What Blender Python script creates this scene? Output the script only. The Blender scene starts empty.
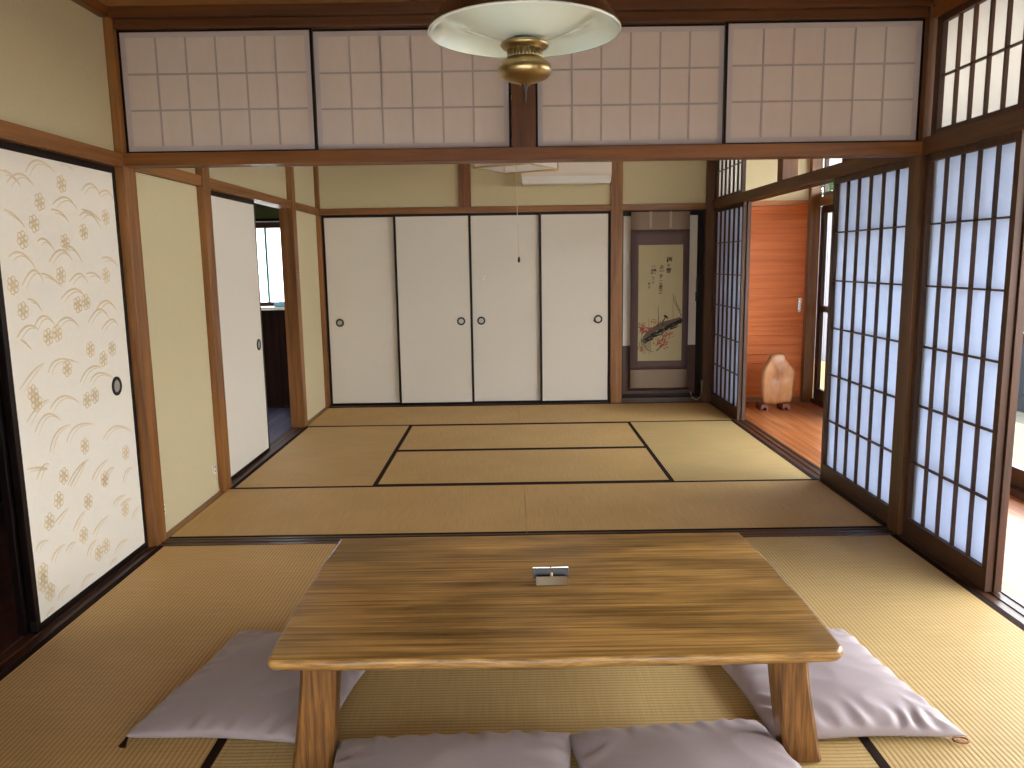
import bpy, bmesh, math, random
from mathutils import Vector, Matrix, noise
random.seed(7)
SC = bpy.context.scene
COL = SC.collection

# ------------------------------------------------------------------ materials
def new_mat(name):
    m = bpy.data.materials.new(name); m.use_nodes = True
    nt = m.node_tree; b = nt.nodes['Principled BSDF']
    return m, nt, b

def srgb(r, g, b):
    f = lambda c: (c/255/12.92) if c/255 <= .04045 else ((c/255+.055)/1.055)**2.4
    return (f(r), f(g), f(b), 1)

def plain(name, col, rough=.5, metal=0, coat=0, noise_amt=0, nscale=20, bump=0):
    m, nt, b = new_mat(name)
    b.inputs['Roughness'].default_value = rough
    b.inputs['Metallic'].default_value = metal
    b.inputs['Coat Weight'].default_value = coat
    tc = nt.nodes.new('ShaderNodeTexCoord')
    nz = nt.nodes.new('ShaderNodeTexNoise'); nz.inputs['Scale'].default_value = nscale
    nz.inputs['Detail'].default_value = 4
    nt.links.new(tc.outputs['Object'], nz.inputs['Vector'])
    mx = nt.nodes.new('ShaderNodeMix'); mx.data_type = 'RGBA'
    a = [max(0, c*(1-noise_amt)) for c in col[:3]]+[1]; c2 = [min(1, c*(1+noise_amt)) for c in col[:3]]+[1]
    mx.inputs[6].default_value = a; mx.inputs[7].default_value = c2
    nt.links.new(nz.outputs['Fac'], mx.inputs[0]); nt.links.new(mx.outputs[2], b.inputs['Base Color'])
    if bump:
        bp = nt.nodes.new('ShaderNodeBump'); bp.inputs['Strength'].default_value = bump; bp.inputs['Distance'].default_value = .002
        nt.links.new(nz.outputs['Fac'], bp.inputs['Height']); nt.links.new(bp.outputs[0], b.inputs['Normal'])
    return m

def wood(name, c1, c2, axis='x', along=1.5, across=26, rough=.45, coat=0, bump=.15, rings=0, plank=None, blotch=0):
    """streaky wood grain running along one object axis; plank=(axis, width) adds board joints"""
    m, nt, b = new_mat(name); N = nt.nodes; L = nt.links
    tc = N.new('ShaderNodeTexCoord'); mp = N.new('ShaderNodeMapping')
    s = [across]*3; s['xyz'.index(axis)] = along
    mp.inputs['Scale'].default_value = s
    L.new(tc.outputs['Object'], mp.inputs['Vector'])
    vec = mp.outputs[0]
    jfac = None
    if plank:
        ax, w = plank
        sp = N.new('ShaderNodeSeparateXYZ'); L.new(tc.outputs['Object'], sp.inputs[0])
        dv = N.new('ShaderNodeMath'); dv.operation = 'DIVIDE'; dv.inputs[1].default_value = w; L.new(sp.outputs['XYZ'.index(ax.upper())], dv.inputs[0])
        fl = N.new('ShaderNodeMath'); fl.operation = 'FLOOR'; L.new(dv.outputs[0], fl.inputs[0])
        fr = N.new('ShaderNodeMath'); fr.operation = 'FRACT'; L.new(dv.outputs[0], fr.inputs[0])
        # joint line
        a = N.new('ShaderNodeMath'); a.operation = 'SUBTRACT'; a.inputs[1].default_value = .5; L.new(fr.outputs[0], a.inputs[0])
        ab = N.new('ShaderNodeMath'); ab.operation = 'ABSOLUTE'; L.new(a.outputs[0], ab.inputs[0])
        gt = N.new('ShaderNodeMath'); gt.operation = 'GREATER_THAN'; gt.inputs[1].default_value = .5-.0022/w; L.new(ab.outputs[0], gt.inputs[0])
        jfac = gt.outputs[0]
        wn = N.new('ShaderNodeTexWhiteNoise'); wn.noise_dimensions = '1D'; L.new(fl.outputs[0], wn.inputs['W'])
        va = N.new('ShaderNodeVectorMath'); va.operation = 'MULTIPLY_ADD'
        va.inputs[1].default_value = (37, 37, 37); L.new(wn.outputs['Color'], va.inputs[0]); L.new(vec, va.inputs[2])
        vec = va.outputs[0]
    nz = N.new('ShaderNodeTexNoise'); nz.inputs['Scale'].default_value = 1; nz.inputs['Detail'].default_value = 6; nz.inputs['Roughness'].default_value = .65
    nz.inputs['Distortion'].default_value = .4
    L.new(vec, nz.inputs['Vector'])
    cr = N.new('ShaderNodeValToRGB'); cr.color_ramp.elements[0].position = .32; cr.color_ramp.elements[1].position = .68
    cr.color_ramp.elements[0].color = c1; cr.color_ramp.elements[1].color = c2
    L.new(nz.outputs['Fac'], cr.inputs[0])
    out = cr.outputs[0]
    if rings:
        w2 = N.new('ShaderNodeTexWave'); w2.wave_type = 'BANDS'; w2.bands_direction = {'x': 'Y', 'y': 'X', 'z': 'X'}[axis]
        w2.inputs['Scale'].default_value = rings; w2.inputs['Distortion'].default_value = 9; w2.inputs['Detail'].default_value = 3; w2.inputs['Detail Scale'].default_value = 1.2
        mp2 = N.new('ShaderNodeMapping'); s2 = [1, 1, 1]; s2['xyz'.index(axis)] = .08; mp2.inputs['Scale'].default_value = s2
        L.new(tc.outputs['Object'], mp2.inputs['Vector']); L.new(mp2.outputs[0], w2.inputs['Vector'])
        mx = N.new('ShaderNodeMix'); mx.data_type = 'RGBA'; mx.blend_type = 'MULTIPLY'; mx.inputs[0].default_value = .45
        L.new(out, mx.inputs[6]); L.new(w2.outputs['Color'], mx.inputs[7]); out = mx.outputs[2]
    if blotch:
        n2 = N.new('ShaderNodeTexNoise'); n2.inputs['Scale'].default_value = 1; n2.inputs['Detail'].default_value = 3
        mp3 = N.new('ShaderNodeMapping'); s3 = [9]*3; s3['xyz'.index(axis)] = 2.2; mp3.inputs['Scale'].default_value = s3
        L.new(tc.outputs['Object'], mp3.inputs['Vector']); L.new(mp3.outputs[0], n2.inputs['Vector'])
        c3 = N.new('ShaderNodeValToRGB'); c3.color_ramp.elements[0].position = .38; c3.color_ramp.elements[1].position = .62
        d = 1-blotch; c3.color_ramp.elements[0].color = (d, d*.97, d*.9, 1); c3.color_ramp.elements[1].color = (1, 1, 1, 1)
        L.new(n2.outputs['Fac'], c3.inputs[0])
        mx = N.new('ShaderNodeMix'); mx.data_type = 'RGBA'; mx.blend_type = 'MULTIPLY'; mx.inputs[0].default_value = 1
        L.new(out, mx.inputs[6]); L.new(c3.outputs[0], mx.inputs[7]); out = mx.outputs[2]
    if jfac is not None:
        mx = N.new('ShaderNodeMix'); mx.data_type = 'RGBA'; L.new(jfac, mx.inputs[0])
        L.new(out, mx.inputs[6]); mx.inputs[7].default_value = [c*.25 for c in c1[:3]]+[1]; out = mx.outputs[2]
    L.new(out, b.inputs['Base Color'])
    b.inputs['Roughness'].default_value = rough; b.inputs['Coat Weight'].default_value = coat; b.inputs['Coat Roughness'].default_value = .12
    if bump:
        bp = N.new('ShaderNodeBump'); bp.inputs['Strength'].default_value = bump; bp.inputs['Distance'].default_value = .003
        L.new(nz.outputs['Fac'], bp.inputs['Height']); L.new(bp.outputs[0], b.inputs['Normal'])
    return m

def paper(name, col, trans=.5):
    m, nt, b = new_mat(name); N = nt.nodes; L = nt.links
    N.remove(b); out = N['Material Output']
    tc = N.new('ShaderNodeTexCoord')
    nz = N.new('ShaderNodeTexNoise'); nz.inputs['Scale'].default_value = 30; nz.inputs['Detail'].default_value = 5
    mp = N.new('ShaderNodeMapping'); mp.inputs['Scale'].default_value = (1, 1, .3)
    L.new(tc.outputs['Object'], mp.inputs[0]); L.new(mp.outputs[0], nz.inputs['Vector'])
    mx = N.new('ShaderNodeMix'); mx.data_type = 'RGBA'; mx.inputs[6].default_value = [c*.93 for c in col[:3]]+[1]; mx.inputs[7].default_value = col
    L.new(nz.outputs['Fac'], mx.inputs[0])
    d = N.new('ShaderNodeBsdfDiffuse'); t = N.new('ShaderNodeBsdfTranslucent'); ms = N.new('ShaderNodeMixShader')
    ms.inputs[0].default_value = trans
    L.new(mx.outputs[2], d.inputs[0]); L.new(mx.outputs[2], t.inputs[0])
    L.new(d.outputs[0], ms.inputs[1]); L.new(t.outputs[0], ms.inputs[2]); L.new(ms.outputs[0], out.inputs[0])
    return m

def glass(name, tint=(.95, .97, .97, 1), gloss=.08, diff=0):
    m, nt, b = new_mat(name); N = nt.nodes; L = nt.links
    N.remove(b); out = N['Material Output']
    t = N.new('ShaderNodeBsdfTransparent'); t.inputs[0].default_value = tint
    g = N.new('ShaderNodeBsdfGlossy'); g.inputs['Roughness'].default_value = .02
    ms = N.new('ShaderNodeMixShader'); ms.inputs[0].default_value = gloss
    L.new(t.outputs[0], ms.inputs[1]); L.new(g.outputs[0], ms.inputs[2])
    # a little visible surface pattern so it is procedural: faint streaks in the tint
    tc = N.new('ShaderNodeTexCoord'); nz = N.new('ShaderNodeTexNoise'); nz.inputs['Scale'].default_value = 3
    L.new(tc.outputs['Object'], nz.inputs[0])
    mx = N.new('ShaderNodeMix'); mx.data_type = 'RGBA'; mx.inputs[6].default_value = tint; mx.inputs[7].default_value = [c*.96 for c in tint[:3]]+[1]
    L.new(nz.outputs['Fac'], mx.inputs[0]); L.new(mx.outputs[2], t.inputs[0])
    L.new(ms.outputs[0], out.inputs[0])
    return m

def tatami_mat_material(name, base):
    m, nt, b = new_mat(name); N = nt.nodes; L = nt.links
    tc = N.new('ShaderNodeTexCoord'); sp = N.new('ShaderNodeSeparateXYZ'); L.new(tc.outputs['Object'], sp.inputs[0])
    # warp ridges: run along local X, 15 mm apart
    mu = N.new('ShaderNodeMath'); mu.operation = 'MULTIPLY'; mu.inputs[1].default_value = 2*math.pi/.0150; L.new(sp.outputs['Y'], mu.inputs[0])
    sn = N.new('ShaderNodeMath'); sn.operation = 'SINE'; L.new(mu.outputs[0], sn.inputs[0])
    mr = N.new('ShaderNodeMapRange'); mr.inputs[1].default_value = -1; mr.inputs[2].default_value = .2; L.new(sn.outputs[0], mr.inputs[0])
    # rush strands: run along local Y
    mp = N.new('ShaderNodeMapping'); mp.inputs['Scale'].default_value = (170, 5, 5); L.new(tc.outputs['Object'], mp.inputs[0])
    nz = N.new('ShaderNodeTexNoise'); nz.inputs['Scale'].default_value = 1; nz.inputs['Detail'].default_value = 3; L.new(mp.outputs[0], nz.inputs['Vector'])
    n2 = N.new('ShaderNodeTexNoise'); n2.inputs['Scale'].default_value = 2.2; n2.inputs['Detail'].default_value = 3; L.new(tc.outputs['Object'], n2.inputs['Vector'])
    c1 = N.new('ShaderNodeMix'); c1.data_type = 'RGBA'
    c1.inputs[6].default_value = [base[0]*.80, base[1]*.78, base[2]*.70, 1]; c1.inputs[7].default_value = [base[0]*1.16, base[1]*1.18, base[2]*1.25, 1]
    L.new(nz.outputs['Fac'], c1.inputs[0])
    c2 = N.new('ShaderNodeMix'); c2.data_type = 'RGBA'; c2.blend_type = 'MULTIPLY'; c2.inputs[0].default_value = 1
    rg = N.new('ShaderNodeMix'); rg.data_type = 'RGBA'; rg.inputs[6].default_value = (.70, .66, .57, 1); rg.inputs[7].default_value = (1, 1, 1, 1)
    L.new(mr.outputs[0], rg.inputs[0]); L.new(c1.outputs[2], c2.inputs[6]); L.new(rg.outputs[2], c2.inputs[7])
    c3 = N.new('ShaderNodeMix'); c3.data_type = 'RGBA'; c3.blend_type = 'MULTIPLY'; c3.inputs[0].default_value = 1
    bl = N.new('ShaderNodeMix'); bl.data_type = 'RGBA'; bl.inputs[6].default_value = (.84, .82, .78, 1); bl.inputs[7].default_value = (1.1, 1.1, 1.1, 1)
    L.new(n2.outputs['Fac'], bl.inputs[0]); L.new(c2.outputs[2], c3.inputs[6]); L.new(bl.outputs[2], c3.inputs[7])
    L.new(c3.outputs[2], b.inputs['Base Color'])
    b.inputs['Roughness'].default_value = .6
    b.inputs['Specular IOR Level'].default_value = .3
    bp = N.new('ShaderNodeBump'); bp.inputs['Strength'].default_value = .55; bp.inputs['Distance'].default_value = .0012
    L.new(mr.outputs[0], bp.inputs['Height']); L.new(bp.outputs[0], b.inputs['Normal'])
    return m

WC1, WC2 = srgb(104, 62, 26), srgb(158, 106, 52)
M = {}
for ax in 'xyz':
    M['right_'+ax] = wood('weathered_cedar_'+ax, srgb(70, 42, 18), srgb(112, 72, 36), ax, 1.2, 22, .45, .02)  # cedar darkened to carry the shade on the right posts and rail
    M['top_'+ax] = wood('dark_red_cedar_'+ax, srgb(62, 32, 9), srgb(102, 58, 22), ax, 1.2, 22, .45, .02)  # shade under the ceiling put into a darker red cedar
    M['post_'+ax] = wood('cedar_'+ax, WC1, WC2, ax, 1.2, 22, .42, .05)
    M['beam_'+ax] = wood('aged_cedar_'+ax, srgb(92, 50, 18), srgb(136, 84, 34), ax, 1.2, 22, .42, .05)
    M['dark_'+ax] = wood('dark_cedar_'+ax, srgb(46, 26, 16), srgb(84, 50, 32), ax, 1.2, 30, .4, .05)
    M['screen_'+ax] = wood('screen_cedar_'+ax, srgb(50, 28, 16), srgb(86, 52, 28), ax, 1.2, 30, .5, 0)
M['lacquer'] = plain('black_lacquer', srgb(20, 11, 9), .4, noise_amt=.2)
M['lacquer'].node_tree.nodes['Principled BSDF'].inputs['Specular IOR Level'].default_value = .25
M['plaster'] = plain('beige_earth_plaster', srgb(206, 194, 156), .9, noise_amt=.05, nscale=60, bump=.25)
M['plaster_dark'] = plain('dark_olive_plaster', srgb(70, 76, 40), .9, noise_amt=.1, nscale=40)
M['brownwall'] = wood('dark_brown_wainscot', srgb(26, 14, 10), srgb(42, 24, 17), 'z', 1, 20, .9, plank=('x', .12))
M['brownwall'].node_tree.nodes['Principled BSDF'].inputs['Specular IOR Level'].default_value = .1
M['ceiling'] = wood('ceiling_boards', srgb(120, 78, 36), srgb(160, 110, 56), 'x', .8, 12, .55, plank=('y', .45))
M['fus_white'] = plain('off_white_door_paper', srgb(226, 220, 208), .75, noise_amt=.035, nscale=90, bump=.12)
M['fus_cream'] = plain('cream_door_paper', srgb(240, 235, 222), .7, noise_amt=.02, nscale=60, bump=.08)
M['gold'] = plain('gold_print', srgb(230, 212, 180), .5, noise_amt=.12, nscale=80)
M['goldflower'] = plain('gold_flower_print', srgb(228, 206, 164), .5, noise_amt=.15, nscale=80)
M['shoji_paper'] = paper('shoji_paper', (.68, .765, .91, 1), .55)  # blue of the sky light mixed into the paper colour
M['high_paper'] = paper('high_screen_paper', (.60, .585, .54, 1), .5)
M['transom_paper'] = paper('transom_paper', (.76, .64, .56, 1), .35)
M['transom_ribs'] = paper('transom_ribs', (.52, .44, .40, 1), .25)
M['transom_edge'] = paper('transom_edge', (.66, .57, .55, 1), .3)
M['glass'] = glass('clear_glass')
M['frost'] = paper('frosted_glass', (.93, .97, .97, 1), .85)
M['tatami'] = tatami_mat_material('woven_rush', (.70, .47, .20))
M['tatami2'] = tatami_mat_material('woven_rush_greener', (.62, .45, .20))
M['heri'] = plain('dark_brown_border_cloth', srgb(38, 22, 14), .9, noise_amt=.3, nscale=300)
M['heri'].node_tree.nodes['Principled BSDF'].inputs['Specular IOR Level'].default_value = .15
M['engawa'] = wood('veranda_boards', srgb(146, 80, 38), srgb(198, 124, 70), 'y', 1.2, 16, .42, .1, .05, plank=('x', .125))
M['engawa'].node_tree.nodes['Principled BSDF'].inputs['Specular IOR Level'].default_value = .2
M['hallfloor'] = wood('hall_boards', srgb(88, 86, 110), srgb(128, 128, 156), 'y', 1.2, 16, .3, .6, .05, plank=('x', .1))  # bluish sky glow on the far hall floor put into the board colour
M['orange'] = wood('orange_cedar_boards', srgb(212, 104, 38), srgb(236, 134, 60), 'x', 1.1, 22, .55, 0)
M['table'] = wood('keyaki_table_top', srgb(122, 86, 40), srgb(224, 178, 104), 'x', 1.6, 85, .28, .35, .05, blotch=.5)
M['tableedge'] = wood('table_edge_wood', srgb(110, 72, 32), srgb(206, 160, 92), 'x', 9, 150, .35, .3, .5)
M['tableleg'] = wood('table_leg_wood', srgb(66, 38, 16), srgb(152, 104, 52), 'z', 2.5, 100, .4, .2, .4)
M['cushion'] = plain('mauve_cushion_fabric', srgb(160, 146, 149), .55, noise_amt=.05, nscale=120, bump=.1)
M['cushion'].node_tree.nodes['Principled BSDF'].inputs['Sheen Weight'].default_value = .25
M['brass'] = plain('antique_brass', srgb(166, 146, 106), .34, 1, noise_amt=.18, nscale=18)
M['brass_dark'] = plain('dark_brass', srgb(48, 34, 24), .45, .6, noise_amt=.2)
M['enamel'] = plain('white_enamel', srgb(214, 224, 214), .08, coat=.8, noise_amt=.01)
M['shade_out'] = plain('brown_enamel', srgb(54, 30, 18), .35, coat=.3, noise_amt=.15)
M['chrome'] = plain('polished_steel', srgb(226, 224, 226), .18, 1, noise_amt=.03)
M['darkmetal'] = plain('dark_metal', srgb(40, 36, 38), .35, .5, noise_amt=.1)
M['plastic'] = plain('ivory_plastic', srgb(226, 214, 200), .45, noise_amt=.01)
M['plastic2'] = plain('white_plastic', srgb(232, 228, 220), .4, noise_amt=.01)
M['black'] = plain('black_plastic', srgb(14, 13, 13), .4, noise_amt=.1)
M['silk'] = plain('taupe_silk', srgb(140, 122, 104), .7, noise_amt=.06, nscale=200)
M['brocade'] = plain('purple_brown_brocade', srgb(92, 72, 72), .7, noise_amt=.22, nscale=160)
M['scrollpaper'] = plain('aged_cream_paper', srgb(172, 160, 124), .8, noise_amt=.06, nscale=8)  # cream lowered to carry the shade of the alcove
M['ink'] = plain('black_ink', srgb(28, 24, 22), .8, noise_amt=.1)
M['inkgrey'] = plain('grey_ink', srgb(96, 84, 70), .8, noise_amt=.4, nscale=60)
M['redpaint'] = plain('red_paint', srgb(150, 62, 50), .8, noise_amt=.2, nscale=60)
M['lampwood'] = plain('pale_lamp_wood', srgb(206, 176, 120), .5, noise_amt=.08)
M['lamppaper'] = paper('lamp_paper', (.86, .83, .80, 1), .5)
M['burl'] = wood('polished_burl', srgb(160, 98, 52), srgb(214, 156, 102), 'z', 4, 9, .35, .3, .1)
M['footwood'] = plain('dark_foot_wood', srgb(110, 52, 32), .4, noise_amt=.2)
M['deck'] = wood('yellow_deck', srgb(112, 80, 30), srgb(154, 116, 52), 'y', 1, 10, .6, plank=('x', .12))
M['gardenwall'] = plain('grey_garden_wall', srgb(92, 90, 96), .9, noise_amt=.15, nscale=6)
M['ground'] = plain('gravel_ground', srgb(96, 94, 82), .95, noise_amt=.3, nscale=30)
M['shutter'] = plain('weathered_shutter', srgb(62, 52, 54), .8, noise_amt=.3, nscale=30)
M['leaf'] = plain('green_leaves', srgb(50, 78, 34), .6, noise_amt=.4, nscale=9)
M['bark'] = plain('brown_bark', srgb(82, 64, 48), .9, noise_amt=.3)
M['bluecloth'] = plain('pale_blue_cloth', srgb(140, 190, 224), .8, noise_amt=.08)
M['cord'] = plain('pale_cord', srgb(214, 204, 178), .7, noise_amt=.05)

# ------------------------------------------------------------------ mesh helpers
def BM(): return bmesh.new()

def box(bm, x0, x1, y0, y1, z0, z1, bev=0, mat=0):
    vs = [bm.verts.new(p) for p in [(x0,y0,z0),(x1,y0,z0),(x1,y1,z0),(x0,y1,z0),(x0,y0,z1),(x1,y0,z1),(x1,y1,z1),(x0,y1,z1)]]
    fs = [bm.faces.new([vs[i] for i in q]) for q in [(0,3,2,1),(4,5,6,7),(0,1,5,4),(1,2,6,5),(2,3,7,6),(3,0,4,7)]]
    for f in fs: f.material_index = mat
    if bev:
        es = {e for f in fs for e in f.edges}
        bmesh.ops.bevel(bm, geom=list(es), offset=bev, segments=2, affect='EDGES', profile=.6)
    return vs

def tube(bm, pts, r, n=8, mat=0):
    rings = []
    P = [Vector(p) for p in pts]
    for i, p in enumerate(P):
        t = (P[min(i+1, len(P)-1)]-P[max(i-1, 0)]).normalized()
        a = Vector((0, 0, 1)) if abs(t.z) < .9 else Vector((1, 0, 0))
        u = t.cross(a).normalized(); v = t.cross(u)
        rr = r[i] if isinstance(r, (list, tuple)) else r
        rings.append([bm.verts.new(p+(u*math.cos(k*2*math.pi/n)+v*math.sin(k*2*math.pi/n))*rr) for k in range(n)])
    for a, b in zip(rings, rings[1:]):
        for k in range(n):
            f = bm.faces.new([a[k], a[(k+1) % n], b[(k+1) % n], b[k]]); f.smooth = True; f.material_index = mat
    for rg in (rings[0], rings[-1]):
        try: bm.faces.new(rg).material_index = mat
        except ValueError: pass

def lathe(bm, prof, cx, cy, n=48, close=True, mat=0):
    rings = []
    for r, z in prof:
        if r < 1e-5: rings.append([bm.verts.new((cx, cy, z))])
        else: rings.append([bm.verts.new((cx+r*math.cos(k*2*math.pi/n), cy+r*math.sin(k*2*math.pi/n), z)) for k in range(n)])
    for a, b in zip(rings, rings[1:]):
        for k in range(n):
            k2 = (k+1) % n
            vs = [a[k % len(a)], a[k2 % len(a)], b[k2 % len(b)], b[k % len(b)]]
            u = []
            for v in vs:
                if v not in u: u.append(v)
            if len(u) > 2:
                f = bm.faces.new(u); f.smooth = True; f.material_index = mat

def cyl(bm, c, axis, r, h, n=24, mat=0):
    """cylinder centred at c, along axis ('x','y','z'), total height h"""
    c = Vector(c); d = Vector({'x': (1,0,0), 'y': (0,1,0), 'z': (0,0,1)}[axis])
    u = Vector((0,0,1)) if axis != 'z' else Vector((1,0,0)); v = d.cross(u)
    rg = [[bm.verts.new(c+d*s*h/2+(u*math.cos(k*2*math.pi/n)+v*math.sin(k*2*math.pi/n))*r) for k in range(n)] for s in (-1, 1)]
    for k in range(n):
        f = bm.faces.new([rg[0][k], rg[0][(k+1) % n], rg[1][(k+1) % n], rg[1][k]]); f.material_index = mat; f.smooth = True
    for q in rg:
        f = bm.faces.new(q); f.material_index = mat

def prism(bm, poly, axis, a0, a1, mat=0):
    """poly = list of 2-D points in the plane across axis; extruded from a0 to a1"""
    def P(p, a):
        return {'x': (a, p[0], p[1]), 'y': (p[0], a, p[1]), 'z': (p[0], p[1], a)}[axis]
    A = [bm.verts.new(P(p, a0)) for p in poly]; B = [bm.verts.new(P(p, a1)) for p in poly]
    n = len(poly)
    for k in range(n):
        bm.faces.new([A[k], A[(k+1) % n], B[(k+1) % n], B[k]]).material_index = mat
    bm.faces.new(A).material_index = mat; bm.faces.new(B[::-1]).material_index = mat

def root_loc(o):
    v = Vector((0, 0, 0))
    while o is not None:
        v += Vector(o.location); o = o.parent
    return v

def obj(name, bm, mats, parent=None, loc=None, smooth=False):
    """link a bmesh given in world coordinates as one object"""
    base = root_loc(parent) if parent else Vector((0, 0, 0))
    l = Vector(loc) if loc is not None else (Vector((0, 0, 0)) if not parent else base)
    bmesh.ops.recalc_face_normals(bm, faces=bm.faces[:])
    for v in bm.verts: v.co -= l
    me = bpy.data.meshes.new(name); bm.to_mesh(me); bm.free()
    if not isinstance(mats, (list, tuple)): mats = [mats]
    for m in mats: me.materials.append(m)
    if smooth:
        for p in me.polygons: p.use_smooth = True
    o = bpy.data.objects.new(name, me); COL.objects.link(o)
    if parent: o.parent = parent; o.location = l-base
    else: o.location = l
    return o

def tag(o, label, cat, group=None, kind=None):
    o['label'] = label; o['category'] = cat
    if group: o['group'] = group
    if kind: o['kind'] = kind
    return o

def thing(name, label, cat, loc=(0, 0, 0), group=None):
    o = bpy.data.objects.new(name, None); COL.objects.link(o); o.location = loc
    o.empty_display_size = .1
    return tag(o, label, cat, group)

def struct(name, bm, mats, label=None, cat=None, parent=None, smooth=False):
    o = obj(name, bm, mats, parent, smooth=smooth)
    if not parent:
        o['kind'] = 'structure'
        if label: o['label'] = label
        if cat: o['category'] = cat
    return o

def quad(bm, pts): bm.faces.new([bm.verts.new(p) for p in pts])
# ------------------------------------------------------------------ layout numbers (metres)
XL, XR = -1.694, 1.826          # tatami field, left and right
U = .88                          # half mat
YB = 3.70                        # near edge of back-room mats
YF = 3.60                        # far edge of front-room mats
YW = YB+4*U+.015                 # 7.235 back posts
CZ = 2.42                        # ceiling
KZ0, KZ1 = 1.757, 1.815          # door-head rail
YN = -.35                        # near wall

# ------------------------------------------------------------------ tatami
def tatami(x0, y0, along, label, group, mat='tatami'):
    """along 'x' or 'y': direction of the long side"""
    g = .0008
    lx, ly = (2*U, U) if along == 'x' else (U, 2*U)
    t = bpy.data.objects.new('tatami_mat', None); COL.objects.link(t)
    tag(t, label, 'tatami mat', group)
    cx, cy = x0+lx/2, y0+ly/2
    bm = BM(); box(bm, -U+g, U-g, -U/2+g, U/2-g, -.055, 0, .002)
    s = obj('rush_surface', bm, M[mat], t)
    for sg in (-1, 1):
        bm = BM()
        y1 = sg*(U/2-g-.0002); y2 = sg*(U/2-.027)
        box(bm, -U+g, U-g, min(y1, y2), max(y1, y2), -.02, .0016, .0005)
        obj('cloth_border', bm, M['heri'], t)
    t.location = (cx, cy, 0)
    if along == 'y': t.rotation_euler.z = math.pi/2
    return t

gB = 'tatami mats of the far room'; gF = 'tatami mats of the near room'
tatami(XL, YB, 'x', 'tatami mat across the near left of the far room, beside the plaster wall panel', gB)
tatami(XL+2*U, YB, 'x', 'tatami mat across the near right of the far room, beside the paper screens', gB)
tatami(XL, YB+U, 'y', 'tatami mat pointing into the depth along the left open doorway of the far room', gB)
tatami(XL+U, YB+U, 'x', 'middle tatami mat of the far room, nearer of the two centre mats', gB)
tatami(XL+U, YB+2*U, 'x', 'middle tatami mat of the far room, farther of the two centre mats', gB)
tatami(XL+3*U, YB+U, 'y', 'bright tatami mat pointing into the depth beside the opening to the orange veranda', gB, 'tatami2')
tatami(XL, YB+3*U, 'x', 'tatami mat across the far left, directly in front of the white closet doors', gB)
tatami(XL+2*U, YB+3*U, 'x', 'tatami mat across the far right, in front of the hanging scroll', gB)
tatami(XL, YF-2*U, 'y', 'tatami mat of the near room running along the flower printed sliding door', gF)
tatami(XL+3*U, YF-2*U, 'y', 'tatami mat of the near room running along the right paper screen', gF, 'tatami2')
tatami(XL+U, YF-U, 'x', 'tatami mat lying under the far half of the low table', gF, 'tatami2')
tatami(XL+U, YF-2*U, 'x', 'tatami mat seen between the legs of the low table', gF, 'tatami2')

# floor base
bm = BM()
box(bm, -1.80, 1.94, YF-2*U-.01, 8.1, -.11, -.056)
struct('floor', bm, M['dark_y'])
bm = BM(); box(bm, -1.80, 1.94, YN-.1, YF-2*U-.002, -.11, 0)
struct('floor', bm, M['tatami'])
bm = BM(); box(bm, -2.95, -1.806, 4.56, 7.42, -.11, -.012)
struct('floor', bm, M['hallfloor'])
bm = BM(); box(bm, -2.95, -1.806, YN-.1, 4.56, -.11, -.012)
struct('floor', bm, wood('red_brown_hall_boards', srgb(66, 28, 14), srgb(96, 46, 26), 'y', 1.2, 16, .4, .1, .05, plank=('x', .1)))
bm = BM(); box(bm, 1.945, 2.90, YN-.1, 7.38, -.11, -.012)
struct('floor', bm, M['engawa'])

# ceiling (boards + battens)
bm = BM(); box(bm, -3.05, 2.95, YN-.15, 8.1, CZ, CZ+.06)
struct('ceiling', bm, M['ceiling'])
bm = BM()
for y in [YN+.3+.45*k for k in range(8)]+[YB+.35+.45*k for k in range(8)]:
    box(bm, -1.69, 1.82, y-.012, y+.012, CZ-.022, CZ, .003)
struct('trim_1', bm, M['beam_x'])

# ------------------------------------------------------------------ sills, rails, posts
def rail_profile(c0, c1, z0, z1, up=True):
    """2-track grooved rail cross-section; grooves on top (up) or underside"""
    w = c1-c0; g = .021; pos = [c0+w*.22, c0+w*.62]; d = .004 if up else .014
    if up:
        p = [(c0, z0), (c1, z0), (c1, z1)]
        for a in reversed(pos): p += [(a+g, z1), (a+g, z1-d), (a, z1-d), (a, z1)]
        p += [(c0, z1)]
    else:
        p = [(c0, z1), (c0, z0)]
        for a in pos: p += [(a, z0), (a, z0+d), (a+g, z0+d), (a+g, z0)]
        p += [(c1, z0), (c1, z1)]
    return p

tn = [1]
def trim(bm, mat):
    tn[0] += 1
    return struct('trim_%d' % tn[0], bm, mat)
# partition sill + head + transom rails
bm = BM(); prism(bm, rail_profile(YF, YB, -.055, .002), 'x', -1.70, 1.834); trim(bm, M['dark_x'])
bm = BM(); prism(bm, rail_profile(YF-.003, YB+.003, KZ0+.003, 1.815, False), 'x', -1.70, 1.834); trim(bm, M['beam_x'])
bm = BM(); box(bm, -1.70, 1.834, YF+.01, YB-.01, 2.337, 2.376, .002); trim(bm, M['top_x'])
bm = BM(); box(bm, -1.70, 1.834, YF-.025, YB+.025, 2.377, CZ, .003); trim(bm, M['top_x'])
# left wall sills: grooved under openings, plain boards at walls
LX0, LX1 = -1.806, -1.70
bm = BM(); prism(bm, rail_profile(LX0, LX1+.004, -.055, .002), 'y', YN, YF); trim(bm, M['dark_y'])
bm = BM(); prism(bm, rail_profile(LX0, LX1+.004, -.055, .002), 'y', 4.615, 6.325); trim(bm, M['dark_y'])
for y0, y1 in ((YB+.002, 4.503), (6.437, YW)):
    bm = BM(); box(bm, -1.74, LX1+.004, y0, y1, -.055, .003, .001); trim(bm, M['post_y'])
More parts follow.
